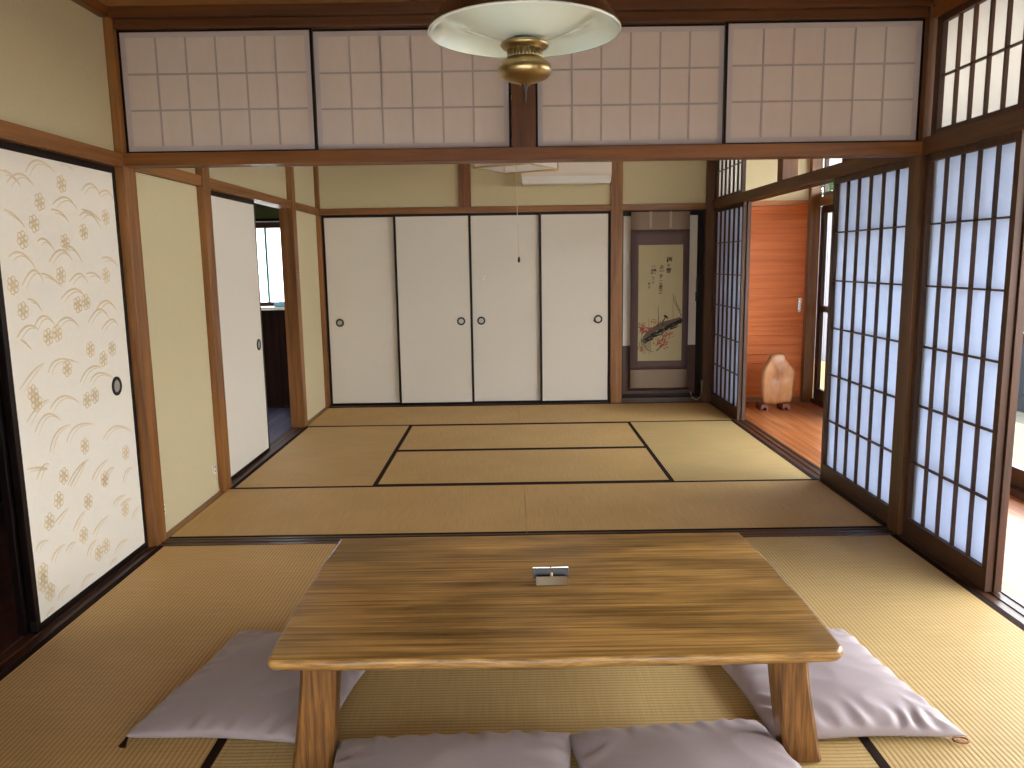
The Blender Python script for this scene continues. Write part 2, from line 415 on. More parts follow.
# left head rails
for y0, y1 in ((YN, YF-.003), (YB+.005, 4.505), (4.615, 6.325), (6.435, YW)):
    bm = BM()
    prism(bm, rail_profile(LX0, LX1-.004, KZ0, KZ1, False), 'y', y0, y1); trim(bm, M['post_y'])
# left picture moulding by ceiling
for y0, y1 in ((YN, YF-.026), (YB+.026, YW)):
    bm = BM(); box(bm, -1.745, -1.70, y0, y1, 2.375, CZ, .003); trim(bm, M['beam_y'])
    bm = BM(); box(bm, 1.834, 1.88, y0, y1, 2.375, CZ, .003); trim(bm, M['beam_y'])
# right sill: veranda side, grooved, all along
RX0, RX1 = 1.834, 1.944
bm = BM(); prism(bm, rail_profile(RX0-.006, RX1, -.055, .002), 'y', YN, YF); trim(bm, M['dark_y'])
bm = BM(); prism(bm, rail_profile(RX0-.006, RX1, -.055, .002), 'y', YB, YW); trim(bm, M['dark_y'])
for y0, y1 in ((YN, YF-.003), (YB+.005, YW)):
    bm = BM(); prism(bm, rail_profile(RX0+.002, RX1, KZ0, KZ1+.015, False), 'y', y0, y1); trim(bm, M['right_y'])
    bm = BM(); box(bm, RX0+.01, RX1-.01, y0, y1, 2.325, 2.374, .002); trim(bm, M['beam_y'])
# far wall
BY = YW
bm = BM(); box(bm, -1.70, .922, BY+.002, BY+.11, KZ0, KZ1-.005, .002); trim(bm, M['post_x'])
bm = BM(); box(bm, 1.028, 1.78, BY+.002, BY+.11, KZ0, KZ1-.005, .002); trim(bm, M['post_x'])
bm = BM(); box(bm, -1.70, .922, BY-.012, BY+.11, -.055, .004, .001); trim(bm, M['dark_x'])
bm = BM(); box(bm, 1.028, 1.78, BY-.012, BY+.11, -.055, .045, .002); trim(bm, M['dark_x'])
bm = BM(); box(bm, -1.70, 1.834, BY-.004, BY+.06, 2.375, CZ, .003); trim(bm, M['beam_x'])

def post(x0, x1, y0, y1, z0=-.055, z1=CZ, m='post_z'):
    bm = BM(); box(bm, x0, x1, y0, y1, z0, z1, .003); return trim(bm, M[m])
post(-1.806, -1.698, YF-.003, YB+.003)                 # left partition post
post(-1.806, -1.697, 4.507, 4.613)
post(-1.806, -1.697, 6.328, 6.434)
post(-1.806, -1.699, BY+.001, BY+.11)
post(RX0-.002, RX1, YF-.003, YB+.003, m='right_z')                 # right partition post
post(1.782, RX1, BY+.001, BY+.11, m='right_z')
post(.922, 1.028, BY-.002, BY+.11)                    # alcove post
post(-.443, -.338, BY+.001, BY+.11, KZ1-.004, 2.374, 'beam_z')
post(.020, .125, YF, YB, 1.816, 2.336, 'top_z')      # transom centre strut
post(RX0, RX1-.005, 5.41, 5.515, KZ1+.016, 2.324, 'beam_z')
post(RX0, RX1, 1.45, 1.55)                               # near end of the right opening, moved in to cut its daylight

# ------------------------------------------------------------------ walls
bm = BM()
for y0, y1, z0, z1 in ((YN, YF-.004, KZ1+.001, CZ), (YB+.004, 4.506, KZ1+.001, CZ), (4.614, 6.327, KZ1+.001, CZ), (6.435, BY, KZ1+.001, CZ),
                       (YB+.004, 4.506, -.05, KZ0-.001), (6.435, BY, -.05, KZ0-.001), (YN, .85, 0, KZ0)):
    box(bm, -1.79, -1.736, y0, y1, z0, z1)
struct('wall_left', bm, M['plaster'])
bm = BM()
box(bm, -1.70, -.444, BY+.035, BY+.09, KZ1, CZ); box(bm, -.337, .921, BY+.035, BY+.09, KZ1, CZ)
box(bm, 1.029, 1.781, BY+.035, BY+.09, KZ1, CZ)
box(bm, -1.75, 1.834, BY+.22, BY+.26, -.05, CZ)
struct('wall_back', bm, M['plaster'])
bm = BM(); box(bm, RX0+.03, RX1-.03, YN, 1.45, 0, CZ)  # unseen; drawn further along to narrow the daylight from the right opening
struct('wall_right', bm, M['plaster'])
NX0, NX1, NZ0, NZ1 = -1.3, 1.5, .15, 1.2
bm = BM()
for q in ((-2.95, NX0, -.05, CZ), (NX1, 2.9, -.05, CZ), (NX0, NX1, -.05, NZ0), (NX0, NX1, NZ1, CZ)): box(bm, q[0], q[1], YN-.1, YN, q[2], q[3])
struct('wall_near', bm, M['plaster'])
w = bpy.data.objects.new('window_10', None); COL.objects.link(w); w.location = (.1, YN, NZ0); w['kind'] = 'structure'  # unseen window, added as soft fill light from behind the camera
bm = BM()
for q in ((NX0, NX0+.05, NZ0, NZ1), (NX1-.05, NX1, NZ0, NZ1), (NX0, NX1, NZ0, NZ0+.05), (NX0, NX1, NZ1-.05, NZ1), (.07, .13, NZ0, NZ1)): box(bm, q[0], q[1], YN-.08, YN-.02, q[2], q[3], .002)
obj('window_frame', bm, M['dark_x'], w)
bm = BM(); bm.faces.new([bm.verts.new(p) for p in ((NX0+.02, YN-.05, NZ0+.02), (NX1-.02, YN-.05, NZ0+.02), (NX1-.02, YN-.05, NZ1-.02), (NX0+.02, YN-.05, NZ1-.02))])
obj('pane', bm, M['frost'], w)
# hall on the left
bm = BM()
for q in ((YN, 5.6, -.1, CZ), (6.8, 7.42, -.1, CZ), (5.6, 6.8, -.1, .1), (5.6, 6.8, .7, CZ)): box(bm, -3.0, -2.95, *q)
struct('wall_hall', bm, M['brownwall'])
bm = BM()
WX0, WX1, WZ0, WZ1 = -2.80, -1.92, .95, 1.655
box(bm, -2.95, -1.81, 7.34, 7.42, 1.74, CZ)
struct('wall_hall_end', bm, M['plaster_dark'])
bm = BM()
box(bm, -2.95, -1.81, 7.34, 7.42, -.1, WZ0-.04)
box(bm, -2.95, WX0, 7.34, 7.42, WZ0-.04, 1.74); box(bm, WX1, -1.81, 7.34, 7.42, WZ0-.04, 1.74); box(bm, WX0, WX1, 7.34, 7.42, 1.70, 1.74)
box(bm, -1.812, -1.75, 7.25, 7.45, -.1, CZ)
struct('wall_hall_lower', bm, M['brownwall'])

w = bpy.data.objects.new('window_11', None); COL.objects.link(w); w.location = (-2.97, 6.2, .1); w['kind'] = 'structure'  # unseen low side window, added to light the hall floor
bm = BM()
for q in ((5.6, 5.64, .1, .7), (6.76, 6.8, .1, .7), (5.64, 6.76, .1, .14), (5.64, 6.76, .66, .7)): box(bm, -2.99, -2.955, *q, .002)
obj('window_frame', bm, M['dark_y'], w)
bm = BM(); bm.faces.new([bm.verts.new(p) for p in ((-2.975, 5.63, .13), (-2.975, 6.77, .13), (-2.975, 6.77, .67), (-2.975, 5.63, .67))])
obj('pane', bm, M['frost'], w)
# window at the end of the hall
w = bpy.data.objects.new('window_1', None); COL.objects.link(w); w.location = ((WX0+WX1)/2, 7.34, WZ0); w['kind'] = 'structure'
bm = BM()
box(bm, WX0, WX1, 7.33, 7.40, WZ1, WZ1+.044, .002); box(bm, WX0, WX1, 7.33, 7.40, WZ0-.01, WZ0+.03, .002)
box(bm, WX0, WX0+.04, 7.33, 7.40, WZ0, WZ1, .002); box(bm, WX1-.03, WX1, 7.33, 7.40, WZ0, WZ1, .002)
obj('window_frame', bm, M['dark_x'], w)
bm = BM(); box(bm, WX0-.04, WX1+.04, 7.25, 7.36, WZ0-.04, WZ0-.015, .003)
obj('window_sill', bm, M['plastic2'], w)
bm = BM(); box(bm, WX0, WX1, 7.318, 7.335, 1.705, 1.715, .002)
obj('curtain_rail', bm, M['plastic2'], w)
bm = BM(); box(bm, -2.245, -2.225, 7.35, 7.375, WZ0, WZ1, .002)
obj('centre_stile', bm, plain('teal_aluminium', srgb(120, 170, 165), .4, .6), w)
for x0, x1 in ((WX0+.035, -2.245), (-2.225, WX1-.028)):
    bm = BM(); vs = [bm.verts.new(p) for p in ((x0,7.365,WZ0+.02),(x1,7.365,WZ0+.02),(x1,7.365,WZ1),(x0,7.365,WZ1))]; bm.faces.new(vs)
    obj('pane', bm, M['frost'], w)
bm = BM()
n = 8; top = [[None]*n for _ in range(6)]
for i in range(6):
    for j in range(n):
        top[i][j] = bm.verts.new((-2.175+.16*j/(n-1), 7.285+.055*i/5, WZ0-.012+.02+.03*(1-abs(i/2.5-1))+.008*math.sin(j*2.1+i)))
for i in range(5):
    for j in range(n-1): bm.faces.new([top[i][j], top[i][j+1], top[i+1][j+1], top[i+1][j]])
r = bmesh.ops.extrude_face_region(bm, geom=bm.faces[:])
for v in [e for e in r['geom'] if isinstance(e, bmesh.types.BMVert)]: v.co.z = WZ0-.0145
c = obj('folded_cloth', bm, M['bluecloth'], loc=(-2.09, 7.31, WZ0-.0145), smooth=True)
tag(c, 'small pale blue folded cloth on the white sill of the hall window', 'cloth')

# ------------------------------------------------------------------ veranda (engawa) end wall and outer wall
EX1 = 2.76; EY = 7.25
d = bpy.data.objects.new('door_1', None); COL.objects.link(d); d.location = (2.32, EY, 0); d['kind'] = 'structure'
bm = BM(); z = .0; k = 0
while z < 1.775:
    z1 = min(z+.087, 1.778); box(bm, 1.948, 2.70, EY, EY+.03, z+.0015, z1-.0015, .0015); z = z1
box(bm, 1.948, 2.70, EY+.012, EY+.03, 0, 1.778)
obj('plank_panel', bm, M['orange'], d)
bm = BM(); box(bm, 2.645, 2.675, EY-.006, EY+.001, .82, .95, .002); box(bm, 2.650, 2.670, EY-.012, EY-.005, .835, .935, .004)
obj('door_handle', bm, M['chrome'], d)
bm = BM(); box(bm, 1.946, 2.70, EY-.02, EY+.04, 1.779, 1.825, .002); trim(bm, wood('orange_rail', srgb(176, 100, 48), srgb(206, 134, 72), 'x', 1, 20, .4))
bm = BM(); box(bm, 1.946, 2.70, EY-.012, EY, -.012, .03, .002); trim(bm, wood('floor_rail', srgb(120, 70, 44), srgb(160, 104, 70), 'x', 1, 20, .4))
bm = BM(); box(bm, 1.946, 2.76, EY, EY+.05, 1.826, CZ)
struct('wall_veranda_end', bm, M['plaster'])
post(2.702, 2.795, EY-.06, EY+.05, -.055)
# outer wall: sill, head rail, top band
OX0, OX1 = 2.775, 2.885
bm = BM(); prism(bm, rail_profile(OX0, OX1, -.055, .03), 'y', YN, EY-.06); trim(bm, M['dark_y'])
bm = BM(); prism(bm, rail_profile(OX0-.01, OX1, 1.765, 1.845, False), 'y', YN, EY-.06); trim(bm, M['post_y'])
bm = BM(); box(bm, OX0, OX1, YN, EY-.06, 2.30, CZ); struct('wall_veranda_side', bm, M['plaster'])
PY = [EY-.06-.875*k for k in range(9)]
for k, y in enumerate(PY[1:]):
    if k % 2 == 1 and y > YN: post(OX0+.015, OX1-.01, y-.03, y+.03, .031, 2.299, 'dark_z')
def glass_door(y0, y1, label, xo):
    t = thing('glass_door', label, 'sliding glass door', (xo+.015, (y0+y1)/2, .03), 'glass doors of the veranda')
    bm = BM()
    box(bm, xo, xo+.03, y0, y0+.06, .0305, 1.764, .002); box(bm, xo, xo+.03, y1-.085, y1, .0305, 1.764, .002)
    box(bm, xo, xo+.03, y0+.045, y1-.045, .0305, .13, .002); box(bm, xo, xo+.03, y0+.045, y1-.045, 1.70, 1.764, .002)
    box(bm, xo, xo+.03, y0+.045, y1-.045, .83, .885, .002)
    obj('door_frame', bm, M['dark_z'], t)
    for z0, z1 in ((.128, .832), (.883, 1.702)):
        bm = BM(); vs = [bm.verts.new(p) for p in ((xo+.015,y0+.04,z0),(xo+.015,y1-.04,z0),(xo+.015,y1-.04,z1),(xo+.015,y0+.04,z1))]; bm.faces.new(vs)
        obj('glass_pane', bm, M['glass'], t)
seen = {0: 'dark framed glass sliding door by the orange plank wall, ending at the corner post',
        1: 'dark framed glass sliding door, second from the orange plank wall along the veranda',
        2: 'dark framed veranda glass door half hidden behind the far pair of paper screens at right',
        3: 'dark framed glass door seen past the edge of the near right paper screen'}
for k in range(4):
    y1, y0 = PY[k], PY[k+1]
    y0 = max(y0, YN)
    if k % 2: y1 -= .03
    else: y0 += .03
    glass_door(y0+.001, y1-.001, seen.get(k, 'dark framed veranda glass door farther toward the camera than the paper screens'), OX0+.055 if k % 2 else OX0+.02)
# transom windows of the veranda
for k in range(4):
    y1, y0 = PY[k], max(PY[k+1], YN)
    if k % 2: y1 -= .03
    else: y0 += .03
    w = bpy.data.objects.new('window_%d' % (k+2), None); COL.objects.link(w); w.location = (OX0+.05, (y0+y1)/2, 1.846); w['kind'] = 'structure'
    bm = BM(); x0, x1 = OX0+.03, OX0+.06
    for a in ((y0+.002, y0+.04, 1.846, 2.299), (y1-.04, y1-.002, 1.846, 2.299), (y0+.04, y1-.04, 1.846, 1.885), (y0+.04, y1-.04, 2.26, 2.299)): box(bm, x0, x1, *a, .002)
    obj('window_frame', bm, M['dark_y'], w)
    bm = BM(); vs = [bm.verts.new(p) for p in ((x0+.015,y0+.035,1.88),(x0+.015,y1-.035,1.88),(x0+.015,y1-.035,2.265),(x0+.015,y0+.035,2.265))]; bm.faces.new(vs)
    obj('pane', bm, M['glass'], w)

# outside
bm = BM(); box(bm, 2.90, 4.3, -3, 14, -.16, -.10); o = struct('floor', bm, M['deck'])
bm = BM(); box(bm, -14, 18, -14, 24, -.42, -.40); struct('floor', bm, M['ground'])
t = thing('storm_shutter', 'greyish slatted storm shutter standing outside the farthest veranda glass door', 'shutter', (2.92, 6.75, -.1))
bm = BM(); y = 6.36
while y < 7.2: box(bm, 2.918, 2.934, y, y+.033, -.095, 1.74, .002); y += .042
obj('slats', bm, M['shutter'], t)
bm = BM()
for q in ((6.34, 6.38, -.097, 1.76), (7.18, 7.22, -.097, 1.76), (6.38, 7.18, 1.70, 1.76), (6.38, 7.18, -.097, -.03), (6.38, 7.18, .84, .90)): box(bm, 2.936, 2.96, *q, .002)
quad(bm, [(2.937, 6.36, -.09), (2.937, 7.2, -.09), (2.937, 7.2, 1.75), (2.937, 6.36, 1.75)])
obj('shutter_frame', bm, M['shutter'], t)
t = thing('garden_fence', 'grey board fence outside, seen through the veranda glass doors', 'fence', (4.7, 14, -.4))
bm = BM(); y = 8.4
while y < 20: box(bm, 4.70, 4.72, y, y+.115, -.395, 2.1, .002); y += .125
obj('boards', bm, M['gardenwall'], t)
bm = BM(); box(bm, 4.7205, 4.76, 8.4, 20, .0, .06); box(bm, 4.7205, 4.76, 8.4, 20, 1.6, 1.66); obj('fence_rails', bm, M['bark'], t)
bm = BM(); box(bm, 5.6, 5.75, -6, 14, -.4, .85, .01)
tag(obj('garden_wall', bm, plain('grey_wall_render', srgb(66, 72, 80), .9, noise_amt=.15, nscale=6)), 'low grey garden wall beyond the yellow deck outside the glass doors', 'wall')
bm = BM(); box(bm, 2.90, 4.15, -3, 10.5, 2.46, 2.54)
struct('ceiling', bm, M['dark_y'])  # unseen eave over the deck, added to cut the steep sky light
# garden tree seen through the transom glass
def tree(x, y, h, label):
    t = thing('garden_tree', label, 'tree', (x, y, -.4))
    bm = BM(); tube(bm, [(x, y, -.4), (x+.05, y+.03, h*.4), (x, y+.05, h*.75)], [.09, .07, .04], 10); obj('trunk', bm, M['bark'], t)
    bm = BM(); rd = random.Random(3)
    for i in range(5200):
        a = Vector((rd.gauss(0, 1), rd.gauss(0, 1), rd.gauss(0, 1))).normalized()*rd.uniform(.5, 1)
        c = Vector((x+a.x*1.5, y+a.y*1.5, h*.72+a.z*h*.33)); u = Vector((rd.gauss(0,1), rd.gauss(0,1), rd.gauss(0,1))).normalized(); v = u.orthogonal().normalized()
        s = .10; bm.faces.new([bm.verts.new(c+u*s), bm.verts.new(c+v*s*.45), bm.verts.new(c-u*s), bm.verts.new(c-v*s*.45)])
    f = obj('foliage', bm, M['leaf'], t)
tree(6.4, 15.0, 5.2, 'leafy green garden tree glimpsed through the veranda window above the glass doors')

# ------------------------------------------------------------------ shoji screens

def shoji(y0, y1, x, cols, label, rows=6, z0=.003, z1=1.757, name='shoji_screen', group='paper screens of the right wall', board=.09, stile=.032, toprail=.032, papers=True):
    """sliding paper screen in a plane x = const, lattice on the room side"""
    th = .029
    t = thing(name, label, 'paper sliding screen', (x+th/2, (y0+y1)/2, z0), group)
    bm = BM()
    box(bm, x, x+th, y0, y0+stile, z0, z1, .0015); box(bm, x, x+th, y1-stile, y1, z0, z1, .0015)
    box(bm, x+.001, x+th-.001, y0+stile, y1-stile, z1-toprail, z1, .001)
    obj('frame', bm, M['screen_z'], t)
    bm = BM(); box(bm, x+.001, x+th-.001, y0+stile, y1-stile, z0, z0+board, .001)
    obj('bottom_rail', bm, M['screen_y'], t)
    a0, a1, b0, b1 = y0+stile, y1-stile, z0+board, z1-toprail
    bm = BM()
    for k in range(1, cols):
        y = a0+(a1-a0)*k/cols; box(bm, x+.006, x+.022, y-.0045, y+.0045, b0, b1)
    for k in range(1, rows):
        z = b0+(b1-b0)*k/rows; box(bm, x+.007, x+.021, a0, a1, z-.004, z+.004)
    obj('lattice', bm, M['screen_z'], t)
    bm = BM(); quad(bm, [(x+.0235, a0-.002, b0-.002), (x+.0235, a1+.002, b0-.002), (x+.0235, a1+.002, b1+.002), (x+.0235, a0-.002, b1+.002)])
    obj('paper', bm, M['shoji_paper'] if z0 < 1 else M['high_paper'], t)
    return t
XA, XB = 1.853, 1.884
shoji(2.935, YF-.004, XA, 5, 'near right paper screen beside the low table, room side one of its pair')
shoji(2.925, YF-.03, XB, 5, 'near right paper screen stacked behind its twin, its edge stile facing the camera')
shoji(YB+.006, 4.60, XA, 6, 'paper screen just beyond the right pillar, room side one of its pair')
shoji(YB+.03, 4.585, XB, 6, 'paper screen just beyond the right pillar, stacked on the veranda side of its twin')
shoji(6.345, BY-.003, XA, 6, 'far right paper screen next to the hanging scroll, room side one of its pair')
shoji(6.33, BY-.02, XB, 6, 'far right paper screen near the scroll, stacked on the veranda side of its twin')
# transom screens of the right wall
kw = dict(rows=2, z0=KZ1+.017, z1=2.324, name='transom_screen', group='small paper screens above the right door rail', board=.024, stile=.045, toprail=.03)
shoji(2.93, YF-.03, XA, 5, 'small paper screen high on the near right wall, directly beside the corner pillar', **kw)
shoji(2.26, 2.96, XB, 5, 'small paper screen high on the right wall, cut by the photo edge', **kw)
bm = BM(); box(bm, RX0+.03, RX1-.03, 1.55, 2.255, KZ1+.017, 2.324); struct('wall_right_upper', bm, M['plaster'])  # unseen wall, added to keep out light where more screens would stand
shoji(YB+.03, 4.50, XA, 6, 'small paper screen above the rail just beyond the right pillar', **kw)
shoji(6.40, BY-.003, XA, 6, 'small paper screen above the rail at the far right corner by the scroll', **kw)

# ------------------------------------------------------------------ transom panels of the partition
def transom(x0, x1, y, label):
    z0, z1 = 1.816, 2.336
    t = thing('transom_screen', label, 'paper transom panel', ((x0+x1)/2, y, z0), 'paper transom panels above the room divide')
    bm = BM(); e = .011
    box(bm, x0, x0+e, y, y+.024, z0, z1, .001); box(bm, x1-e, x1, y, y+.024, z0, z1, .001)
    box(bm, x0+e, x1-e, y, y+.024, z0, z0+.010, .001); box(bm, x0+e, x1-e, y, y+.024, z1-.008, z1, .001)
    obj('frame', bm, M['lacquer'], t)
    a0, a1, b0, b1 = x0+e, x1-e, z0+.010, z1-.008
    bm = BM()
    nx, nz = 72, 40; fx = lambda i: a0+(a1-a0)*i/nx; fz = lambda j: b0+(b1-b0)*j/nz
    seed = x0*7
    V = [[bm.verts.new((fx(i), y+.006-.0035*noise.noise(Vector((fx(i)*5+seed, fz(j)*5, seed)))-.0012*noise.noise(Vector((fx(i)*22, fz(j)*9+seed, 0))), fz(j))) for j in range(nz+1)] for i in range(nx+1)]
    for i in range(nx):
        for j in range(nz): bm.faces.new([V[i][j], V[i+1][j], V[i+1][j+1], V[i][j+1]]).smooth = True
    obj('paper', bm, M['transom_paper'], t)
    bm = BM()
    m = .022; c0, c1, d0, d1 = a0+m, a1-m, b0+m, b1-m
    for k in range(1, 6):
        xx = c0+(c1-c0)*k/6; box(bm, xx-.004, xx+.004, y+.0005, y+.0025, b0, b1)
    for k in range(1, 3):
        zz = d0+(d1-d0)*k/3; box(bm, a0, a1, y+.0003, y+.0023, zz-.004, zz+.004)
    obj('lattice_lines', bm, M['transom_ribs'], t)
    bm = BM()
    for q in ((a0, a1, b0, d0), (a0, a1, d1, b1), (a0, c0, d0, d1), (c1, a1, d0, d1)): box(bm, q[0], q[1], y+.0002, y+.0018, q[2], q[3])
    obj('paper_edge', bm, M['transom_edge'], t)
ty = 3.632
transom(-1.697, -.848, ty, 'leftmost paper transom panel, touching the left corner post')
transom(-.860, .019, ty+.026, 'second paper transom panel from the left, partly behind the lamp shade')
transom(.126, .975, ty+.026, 'third paper transom panel, directly right of the short centre post')
transom(.962, 1.831, ty, 'rightmost paper transom panel, touching the right corner pillar')

# ------------------------------------------------------------------ fusuma
def ring_pull(c, axis, sgn, parent, r=.038):
    """round recessed pull: dark ring with a paler dish"""
    bm = BM(); n = 32
    C = Vector(c); dx = Vector({'x': (sgn, 0, 0), 'y': (0, sgn, 0)}[axis]); u = Vector((0, 0, 1)); v = dx.cross(u)
    prof = [(r, 0), (r, .0035), (r*.9, .006), (r*.70, .006), (r*.62, .002)]
    rings = [[bm.verts.new(C+dx*h+(u*math.cos(k*2*math.pi/n)+v*math.sin(k*2*math.pi/n))*q) for k in range(n)] for q, h in prof]
    for a, b in zip(rings, rings[1:]):
        for k in range(n): f = bm.faces.new([a[k], a[(k+1) % n], b[(k+1) % n], b[k]]); f.smooth = True
    h = obj('door_pull', bm, M['black'], parent)
    bm = BM(); rg = [bm.verts.new(C+dx*.0022+(u*math.cos(k*2*math.pi/n)+v*math.sin(k*2*math.pi/n))*r*.7) for k in range(n)]
    ce = bm.verts.new(C+dx*.0012)
    for k in range(n): bm.faces.new([rg[k], rg[(k+1) % n], ce])
    obj('pull_dish', bm, plain('silver_dish', srgb(176, 172, 160), .4, .6) if 'silver_dish' not in bpy.data.materials else bpy.data.materials['silver_dish'], h)

gC = 'white closet doors of the far wall'
cl = [(-1.697, -1.018, 0, -1.576, 'white closet door farthest left, round pull near its left edge'),
      (-1.045, -.345, 1, -.452, 'white closet door second from the left, round pull near its right edge'),
      (-.372, .302, 0, -.268, 'white closet door third from the left, behind the hanging pull cord'),
      (.272, .920, 1, .812, 'white closet door farthest right, beside the wooden alcove post')]
for x0, x1, fr, px, lb in cl:
    y = BY+.052-.028*fr
    t = thing('closet_door', lb, 'sliding door', ((x0+x1)/2, y, .005), gC)
    bm = BM(); s = .021
    box(bm, x0, x0+s, y, y+.024, .005, KZ0-.001, .002); box(bm, x1-s, x1, y, y+.024, .005, KZ0-.001, .002)
    box(bm, x0+s, x1-s, y, y+.024, .005, .026, .002); box(bm, x0+s, x1-s, y, y+.024, KZ0-.024, KZ0-.001, .002)
    obj('frame', bm, M['lacquer'], t)
    bm = BM(); box(bm, x0+s, x1-s, y+.005, y+.019, .026, KZ0-.024)
    obj('paper_panel', bm, M['fus_white'], t)
    ring_pull((px, y+.005, .782), 'y', -1, t)
# small patched tear on the third closet door
bm = BM(); P0 = Vector((-.245, BY+.056, 1.155))
pts = [(0, 0), (.006, .03), (.02, .045), (.03, .03), (.026, .02), (.016, .03), (.012, .012), (.02, .002), (.008, -.006)]
prism(bm, [(P0.x+a, P0.z+b) for a, b in pts], 'y', P0.y-.0003, P0.y+.0006)
o = obj('paper_tear', bm, M['fus_cream'], [q for q in COL.objects if q.name.startswith('closet_door')][2])
o['label'] = 'small pale torn mark in the paper'

# far room, left wall: plain white sliding door, half open
x = -1.742
t = thing('sliding_door', 'plain white sliding door in the left wall of the far room, left half open', 'sliding door', (x, 5.07, .003))
y0, y1 = 4.615, 5.535
bm = BM(); s = .014
box(bm, x-.026, x, y0, y0+s, .003, KZ0-.001, .002); box(bm, x-.026, x, y1-s, y1, .003, KZ0-.001, .002)
box(bm, x-.026, x, y0+s, y1-s, .003, .024, .002); box(bm, x-.026, x, y0+s, y1-s, KZ0-.03, KZ0-.001, .002)
obj('frame', bm, M['lacquer'], t)
bm = BM(); box(bm, x-.022, x-.004, y0+s, y1-s, .024, KZ0-.03); obj('paper_panel', bm, M['fus_white'], t)
ring_pull((x-.004, 5.44, .775), 'x', 1, t, .04)

# near room, left wall: flower printed fusuma, open
CAM = dict(H=0)
def fusuma_left(y0, y1, x, label, pattern):
    t = thing('sliding_door', label, 'sliding door', (x, (y0+y1)/2, .003), None)
    bm = BM(); s = .028
    box(bm, x-.026, x, y0, y0+s, .003, KZ0-.001, .002); box(bm, x-.026, x, y1-s*.8, y1, .003, KZ0-.001, .002)
    box(bm, x-.026, x, y0+s, y1-s*.8, .003, .030, .002); box(bm, x-.026, x, y0+s, y1-s*.8, KZ0-.03, KZ0-.001, .002)
    obj('frame', bm, M['lacquer'], t)
    bm = BM(); xf = x-.004
    box(bm, x-.022, xf, y0+s, y1-s*.8, .030, KZ0-.03, 0, 0)
    if pattern:
        a0, a1, c0, c1 = y0+s+.004, y1-s*.8-.004, .034, KZ0-.034
        inside = lambda y, z: a0 < y < a1 and c0 < z < c1
        def stroke(P, w, mat):
            n = 14; q = []
            for i in range(n+1):
                u = i/n; p = P[0]*(1-u)**2+P[1]*2*u*(1-u)+P[2]*u*u
                tg = ((P[1]-P[0])*(1-u)+(P[2]-P[1])*u).normalized(); nn = Vector((-tg.y, tg.x)); ww = w*math.sin(math.pi*min(1, .12+u*.88))**.7
                q.append((p+nn*ww/2, p-nn*ww/2))
            for (a, b), (c, d) in zip(q, q[1:]):
                if all(inside(v.x, v.y) for v in (a, b, c, d)):
                    vs = [bm.verts.new((xf+.0006, v.x, v.y)) for v in (a, c, d, b)]
                    try: bm.faces.new(vs).material_index = mat
                    except ValueError: pass
        def ringstroke(c, r, w, mat, a=0, ell=1):
            n = 12; q = []
            for i in range(n+1):
                th = i*2*math.pi/n; d = Vector((math.cos(th)*ell, math.sin(th))); d = Vector((d.x*math.cos(a)-d.y*math.sin(a), d.x*math.sin(a)+d.y*math.cos(a)))
                q.append((c+d*r, c+d*(r-w)))
            for (A, B), (C_, D) in zip(q, q[1:]):
                if all(inside(v.x, v.y) for v in (A, B, C_, D)):
                    bm.faces.new([bm.verts.new((xf+.0007, v.x, v.y)) for v in (A, C_, D, B)]).material_index = mat
        def flower(c, r=.033):
            for k in range(6):
                a = k*math.pi/3+.3; cc = c+Vector((math.cos(a), math.sin(a)))*r*.62
                ringstroke(cc, r*.42, r*.11, 2); 
                for s_ in (-.3, .3): stroke([c+Vector((math.cos(a), math.sin(a)))*r*.15, c+Vector((math.cos(a+s_*.5), math.sin(a+s_*.5)))*r*.5, c+Vector((math.cos(a+s_), math.sin(a+s_)))*r*.92], .0022, 2)
            ringstroke(c, r*.2, r*.09, 2)
        for y, z, n in FLOWERS:
            flower(Vector((y, z)))
            if n > 1: flower(Vector((y+.062, z+.008)))
        for (ya, za), (yb, zb), (yc, zc) in ARCS:
            A, B, C_ = Vector((ya, za)), Vector((yb, zb)), Vector((yc, zc))
            ctrl = B*2-(A+C_)/2
            stroke([A, ctrl, C_], .0085, 1)
            off = Vector((.012, -.014)); stroke([A+off+Vector((.01, .0)), ctrl+off, C_+off-Vector((.012, -.01))], .004, 1)
    obj('printed_paper', bm, [M['fus_cream'], M['gold'], M['goldflower']], t)
    ring_pull((xf+.0004, 3.44, .80), 'x', 1, t, .042)
    bm = BM(); box(bm, x-.020, x+.004, y0-.004, y0, .01, .05, .001)
    obj('corner_latch', bm, M['darkmetal'], t)
    return t

# positions of the printed motif, read off the wall plane
PH, PF, PP, PRO = 1.31609, 787.397, .15397, -.01506
def wall_pt(u, v, X):
    ya = .00103
    F = Vector((math.sin(ya)*math.cos(PP), math.cos(ya)*math.cos(PP), -math.sin(PP))); R = Vector((math.cos(ya), -math.sin(ya), 0)); Uv = R.cross(F)
    c, s = math.cos(PRO), math.sin(PRO); R2 = R*c+Uv*s; U2 = -R*s+Uv*c
    r = F+R2*((u-512)/PF)-U2*((v-384)/PF); k = X/r.x
    return (r.y*k, PH+r.z*k)
XP = -1.743
FLOWERS = []; ARCS = []
def addf(lst, ox, oy, sc):
    for q in lst: FLOWERS.append((*wall_pt(ox+q[0]/sc, oy+q[1]/sc, XP), q[2] if len(q) > 2 else 1))
def adda(lst, ox, oy, sc):
    for a in lst: ARCS.append(tuple(wall_pt(ox+a[i]/sc, oy+a[i+1]/sc, XP) for i in (0, 2, 4)))
addf([(181,130),(117,183),(100,247),(66,295),(312,228),(247,272),(192,303),(180,400),(313,400),(38,430),(68,505),(230,487,2),(142,582,2),(267,619),(331,617),(305,647),(198,675),(97,750)], 0, 140, 2.956)
